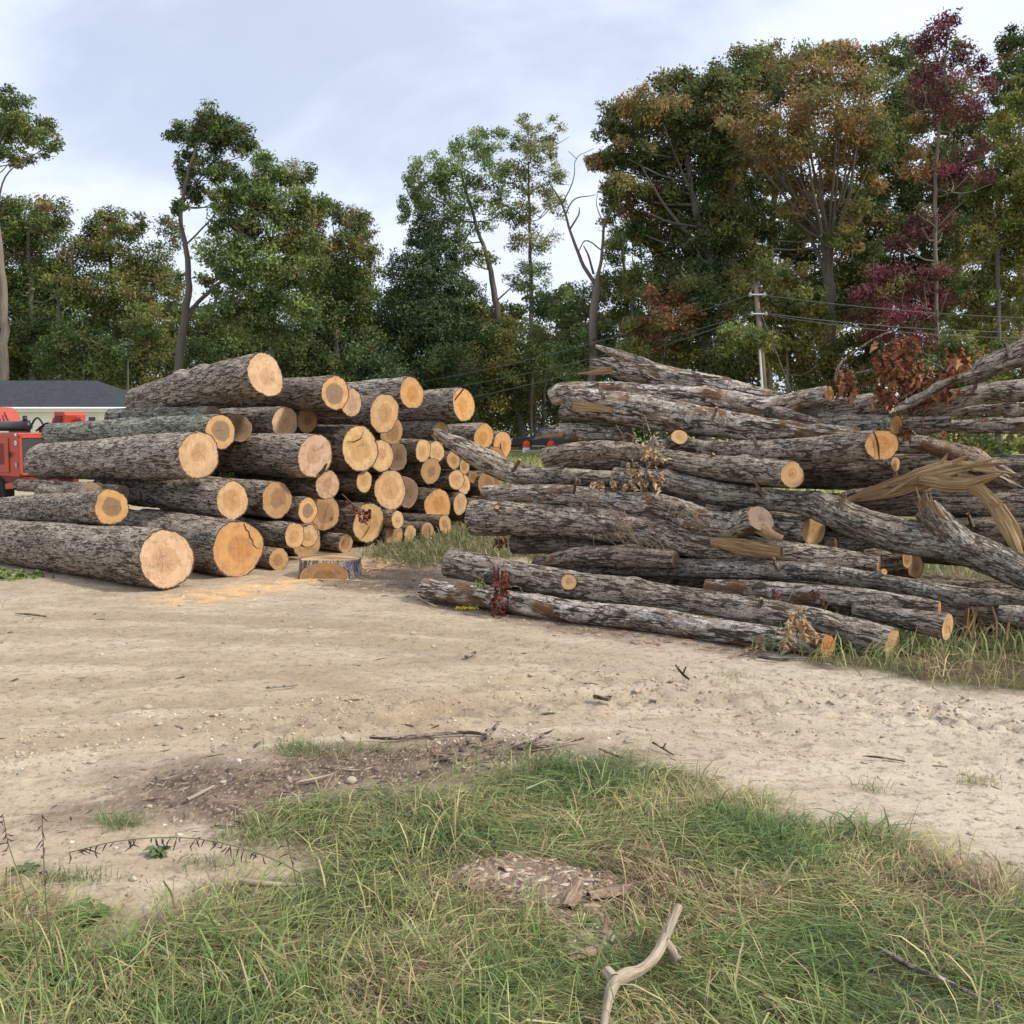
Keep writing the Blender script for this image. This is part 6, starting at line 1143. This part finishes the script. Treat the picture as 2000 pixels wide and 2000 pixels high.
def leaf_bunch(lab, twigs, clusters, kind, size, off, seed, tstyle='smooth'):
    """twigs: lists of (px, py, half px); clusters: (px, py, rx, ry, n)"""
    r_ = np.random.default_rng(seed); c0 = rp(clusters[0][0], clusters[0][1], off); o = empty('dead_leaf_branch', c0)
    for tw in twigs:
        pts = [rp(x, y, off + .05 * math.sin(x)) for x, y, _ in tw]; rad = [R_of(h, refd(x) + off) for x, y, h in tw]
        c = spline(np.column_stack([pts, rad]), 14); v, q, _, _ = tube_arrays(c[:, :3], c[:, 3], 6); me = np_mesh('twig', v - c0, q, attrs={'bark_co': ('FLOAT_VECTOR', v)}, mats=(BARK,)); t_ = link('twig', me, o); set_bark(t_, tstyle, seed)
    for (x, y, rx, ry, n) in clusters:
        for k in range(n):
            a, b = np.clip(r_.normal(size=2), -1.6, 1.6) * .62; p = rp(x + a * rx, y + b * ry, off + r_.normal() * .10); s = size * (.65 + .7 * r_.random())
            l = link('leaf', get_leaf(kind, DP[kind], int(r_.integers(0, 4))), o, p - c0); l.scale = (s, s, s); l.rotation_euler = (r_.random() * 6.28, .6 + r_.random() * 1.4, r_.random() * 6.28)
    tag(o, lab, 'dead branch', 'dead leaf bunches on the right pile'); return o
leaf_bunch('largest bunch of curled russet leaves on thin arching twigs, high on the right pile', [[(1632, 745, 3), (1638, 715, 3), (1665, 690, 2.5), (1715, 658, 2), (1755, 648, 2), (1785, 680, 1.5)], [(1660, 730, 2), (1700, 722, 2), (1740, 700, 1.5)], [(1745, 790, 3), (1790, 760, 2.5), (1830, 735, 2), (1870, 690, 1.5)], [(1870, 735, 2), (1810, 705, 1.5), (1760, 700, 1.5)], [(1700, 700, 1.5), (1740, 668, 1), (1775, 655, 1)], [(1780, 775, 2), (1750, 745, 1.5), (1745, 700, 1)]],
           [(1752, 690, 42, 34, 62), (1735, 735, 30, 40, 50), (1775, 735, 36, 34, 50), (1830, 745, 44, 24, 50), (1868, 705, 22, 28, 32), (1752, 775, 22, 22, 24), (1800, 770, 26, 12, 20)], 'russet', .098, 2.25, 1)
leaf_bunch('small round bunch of russet leaves next to the sawn orange end', [[(1632, 725, 2), (1650, 735, 2), (1655, 760, 1.5)], [(1650, 735, 1), (1690, 727, 1), (1740, 724, 1)]], [(1652, 742, 20, 24, 44)], 'russet', .10, 2.3, 2)
leaf_bunch('lone russet leaf tuft by the leaning trunk at the right edge', [[(1890, 690, 1), (1915, 684, 1)]], [(1915, 683, 12, 6, 6)], 'russet', .07, 2.4, 3)
leaf_bunch('russet leaves caught between the grey logs below the big russet bunch', [[(1770, 830, 1.5), (1790, 850, 1.5)]], [(1780, 840, 24, 12, 14), (1838, 852, 12, 14, 12)], 'russet', .08, 2.15, 4)
leaf_bunch('tan oak leaves clinging to a twig on the arched log', [[(1255, 965, 2), (1262, 920, 2), (1275, 870, 1.5), (1258, 810, 1)], [(1262, 920, 1.5), (1235, 900, 1), (1240, 880, 1)]], [(1272, 885, 20, 18, 26), (1245, 915, 26, 14, 22), (1225, 945, 36, 10, 26), (1160, 942, 40, 7, 18), (1270, 935, 26, 16, 20)], 'tan', .075, 1.22, 5)
leaf_bunch('hanging bunch of wine red leaves over the front flaky log', [[(975, 1105, 1.5), (978, 1150, 1.5), (970, 1200, 1)], [(978, 1150, 1), (1010, 1145, 1), (1020, 1155, 1)]], [(978, 1120, 16, 14, 18), (982, 1150, 18, 18, 28), (972, 1178, 18, 16, 28), (965, 1196, 26, 8, 24), (1012, 1168, 10, 8, 8)], 'wine', .075, -.10, 6)
leaf_bunch('tan oak leaves on the front log beside its red cut face', [[(1560, 1185, 1.5), (1562, 1215, 1.5), (1555, 1245, 1)]], [(1562, 1215, 22, 18, 26), (1575, 1235, 18, 12, 18), (1538, 1245, 12, 14, 14), (1480, 1262, 18, 8, 10), (1555, 1190, 8, 8, 8)], 'tan', .07, -.12, 7)
leaf_bunch('dark red leaves hanging over the leaf draped stacked face', [[(668, 965, 1), (690, 985, 1), (715, 1000, 1)]], [(690, 985, 12, 10, 12), (715, 1005, 18, 10, 18)], 'wine', .085, 3.15, 8)
leaf_bunch('little dark leaf tuft hanging below the blunt ended log', [[(975, 1045, 1), (976, 1060, 1)]], [(976, 1056, 14, 8, 12)], 'wine', .07, 1.0, 9)
leaf_bunch('green leaf sprig growing by the left end of the front log', [[(930, 1150, 1), (940, 1125, 1), (950, 1118, 1)]], [(932, 1143, 10, 10, 8), (948, 1135, 8, 8, 5)], 'green', .05, -.05, 10)
leaf_bunch('red leaf scraps on the forked log in the grass', [[(1510, 1165, 1), (1515, 1145, 1)]], [(1515, 1160, 12, 10, 8), (1590, 1160, 20, 10, 7), (1420, 1205, 12, 8, 6)], 'wine', .05, .45, 11)
leaf_bunch('fresh green leaves wedged under the long grey log beside the pale face', [[(428, 920, 1), (450, 930, 1)]], [(440, 925, 22, 6, 22)], 'green', .06, 2.2, 12)
LIT = scatter(1500, (-1.2, 6.6), (2.6, 9.6), lambda p: np.clip(zones(p)[1], 0, 1) * (p[:, 1] > 6.6) * .5, 71)
litter('dead_leaves', 'fallen reddish leaves along the foot of the front flaky log', LIT, (.015, .05), .12, [(.24, .10, .05), (.33, .2, .11), (.45, .33, .2), (.15, .07, .045)], 72, 1.4)
# leafy green cuttings at the left end of the thickest log
cut = empty('leafy_cutting', G(30, 1130)); r_ = np.random.default_rng(9)
for k in range(60):
    p = np.array([r_.normal() * .16, r_.normal() * .08, abs(r_.normal()) * .04 + .01]); l = link('leaf', get_leaf('green', DP['green'], int(r_.integers(0, 2))), cut, p); s = .07 + .05 * r_.random(); l.scale = (s, s, s); l.rotation_euler = (r_.random() * 6, r_.random() * .8, r_.random() * 6.28)
tag(cut, 'heap of cut green leaves on the dirt before the thickest log', 'leaves')
YEL = mat_plain('yellow_plastic', (.65, .52, .04), .5, .2)
m = MB(); g = G(910, 1192)
for k in range(7): m.tube([(-.09 + k * .025, .02 * math.sin(k * 2), .012), (-.075 + k * .027, .02 * math.cos(k * 3), .03), (-.05 + k * .027, .02 * math.sin(k), .012)], .008, 6)
tag(m.build('yellow_ribbon', YEL, None, g), 'crumpled yellow ribbon on the ground before the front log', 'ribbon')

# dry vines draped over the pile
VINE = mat_plain('dry_vine', (.20, .145, .095), .8, .3, 20)
def vines(lab, strands, off, seed):
    r_ = np.random.default_rng(seed); c0 = rp(strands[0][0][0], strands[0][0][1], off); o = empty('dry_vine', c0)
    for st in strands:
        pts = np.array([rp(x + r_.normal() * 2, y, off + r_.normal() * .03) for x, y in st]); c = spline(pts, 16); m = MB(); m.tube(c - c0, np.linspace(.004, .002, 16), 5); m.build('stem', VINE, o, smooth=True)
    tag(o, lab, 'vine', 'dry vines on the right pile')
r_ = np.random.default_rng(12)
vines('tangle of dry brown vines draped over the blunt ended log', [[(1205 + r_.normal() * 14, 1000 + r_.normal() * 8), (1218 + r_.normal() * 18, 1040), (1232 + r_.normal() * 22, 1075 + r_.normal() * 8), (1245 + r_.normal() * 26, 1100 + r_.normal() * 8)] for _ in range(15)] + [[(1270 + r_.normal() * 20, 1020), (1290 + r_.normal() * 14, 1050), (1275 + r_.normal() * 14, 1085), (1240 + r_.normal() * 10, 1105)] for _ in range(8)] + [[(1225, 1105), (1270, 1090), (1320 + k * 8, 1092 + k * 3), (1345 + k * 10, 1100 + k * 4)] for k in range(4)], .82, 1)
vines('few pale vine stems hanging below the bent bare sided log', [[(1310 + k * 14, 985 + k * 4), (1303 + k * 13, 1010), (1292 + k * 15, 1035 + 6 * (k % 3))] for k in range(6)] + [[(1375, 1035), (1362, 1042), (1360, 1055)], [(1160, 1050), (1162, 1080), (1158, 1105)]], .85, 2)
vines('thin dry stalk standing at the left of the arched log', [[(1256, 960), (1262, 900), (1258, 840), (1257, 800)], [(1205, 830), (1215, 850), (1218, 870)], [(1225, 845), (1250, 860), (1290, 880)]], 1.3, 3)
vines('two bare stalks sticking up by the front logs', [[(1540, 1175), (1543, 1155), (1541, 1138)], [(1610, 1195), (1622, 1178), (1632, 1168)], [(1700, 1190), (1703, 1165)]], .25, 4)
vines('short white twig standing on the topmost hollow limb', [[(1262, 710), (1258, 696), (1257, 686)], [(1262, 756), (1261, 748)]], 2.5, 5)

# ------------------------------------------------------------------ weeds in the near grass
WEED = mat_leaf('weed_leaf', .25, .5)
def rosette(lab, px, py, n, size, col, seed):
    r_ = np.random.default_rng(seed); g = G(px, py); g[2] = float(ground_z(g[None, :2])[0]); o = empty('weed_plant', g)
    v, f = [], []
    me = bpy.data.meshes.new('leaf'); nn = 7
    for i in range(nn):
        t_ = i / (nn - 1); w = .26 * math.sin(math.pi * min(1, t_ * .92 + .06)) ** .8 * (1 + .18 * (-1) ** i); z = .55 * t_ - .6 * t_ ** 2; v += [(t_, -w, z + w * .25), (t_, 0, z - .03), (t_, w, z + w * .25)]
    for i in range(nn - 1): b = i * 3; f += [(b, b + 3, b + 4, b + 1), (b + 1, b + 4, b + 5, b + 2)]
    me.from_pydata(v, [], f); a = me.attributes.new('tint', 'FLOAT_COLOR', 'POINT'); a.data.foreach_set('color', list(col + (1,)) * len(v)); me.materials.append(WEED); me.polygons.foreach_set('use_smooth', [True] * len(f))
    for k in range(n):
        l = link('leaf', me, o, (r_.normal() * size * .15, r_.normal() * size * .15, .005)); s = size * (.6 + .6 * r_.random()); l.scale = (s, s, s); l.rotation_euler = (r_.normal() * .2, -.25 * r_.random() - .1 + .3 * (k % 2), r_.random() * 6.28)
    tag(o, lab, 'weed', 'low weeds by the near grass')
rosette('bright green broad leaved weed on the bare soil at the lower left', 172, 1792, 24, .085, (.14, .22, .06), 1)
rosette('small leafy weed on the bare soil above the broad leaved one', 312, 1668, 12, .06, (.12, .17, .07), 2)
rosette('grey green weed leaf patch at the left edge', 60, 1700, 12, .06, (.12, .17, .075), 3)
rosette('single pale dock leaf weed in the middle grass', 738, 1646, 4, .06, (.20, .26, .11), 4)
rosette('broad leaved weed below the bleached forked branch right side', 1450, 1858, 12, .08, (.11, .18, .06), 5)
rosette('broad dark weed at the lower left corner of the grass', 130, 1945, 14, .09, (.10, .17, .05), 6)
rosette('broad leaved weed left of the bleached forked branch', 1145, 1815, 7, .06, (.14, .21, .075), 7)
rosette('pale grey green weed at the right in the straw grass', 1735, 1775, 6, .07, (.24, .29, .15), 8)
SEEDH = mat_plain('seed_head', (.055, .032, .042), .8, .3, 30); STEM = mat_plain('weed_stem', (.13, .14, .06), .7, .3, 20)
def stalk(lab, pts, heads, d0, r0=.0022):
    ps = [P(x, y, d) for x, y, d in pts]; b = ps[0].copy(); o = empty('seed_stalk', b); c = spline(np.array(ps), 24)
    m = MB(); m.tube(c - b, np.linspace(r0, r0 * .5, 24), 5); m.build('stem', STEM, o, smooth=True)
    r_ = np.random.default_rng(len(pts) * 7 + int(pts[0][0])); n0, cnt, ln = heads
    for k in range(cnt):
        t_ = n0 + (1 - n0) * k / max(1, cnt - 1); p = c[min(23, int(t_ * 23))]; p = p + (c[min(23, int(t_ * 23) + 1)] - p) * r_.random(); e = p + np.array([r_.normal() * .012 - .006, r_.normal() * .006, -ln * (.25 + .9 * r_.random())]); m = MB(); m.tube([p - b, (p + e) / 2 - b + r_.normal(size=3) * .004, e - b], [.0006, .0020, .0008], 5); m.build('seed_head', SEEDH, o)
    tag(o, lab, 'grass stalk', 'tall seed stalks in the near grass')
stalk('drooping grass stalk with dark purple seed heads at the left', [(1040, 1990, 2.35), (860, 1870, 2.4), (720, 1800, 2.45), (560, 1690, 2.5), (400, 1640, 2.5), (250, 1640, 2.5), (135, 1665, 2.5)], (.60, 40, .030), 2.4)
stalk('upright seed stalk near the left edge', [(75, 1890, 2.55), (60, 1780, 2.55), (20, 1660, 2.6), (5, 1590, 2.6)], (.8, 10, .02), 2.5)
stalk('thin upright seed stalk second from the left edge', [(105, 1880, 2.6), (90, 1760, 2.6), (85, 1660, 2.6), (82, 1590, 2.6)], (.55, 10, .018), 2.5)
stalk('pale bare grass stem rising in the middle grass', [(850, 1760, 2.75), (815, 1690, 2.8), (790, 1610, 2.8), (778, 1550, 2.8)], (.95, 1, .01), 2.7)
stalk('thin stalk with few seeds left of the middle grass', [(580, 1730, 2.9), (572, 1690, 2.9), (560, 1640, 2.9), (555, 1610, 2.9)], (.4, 9, .018), 2.9)
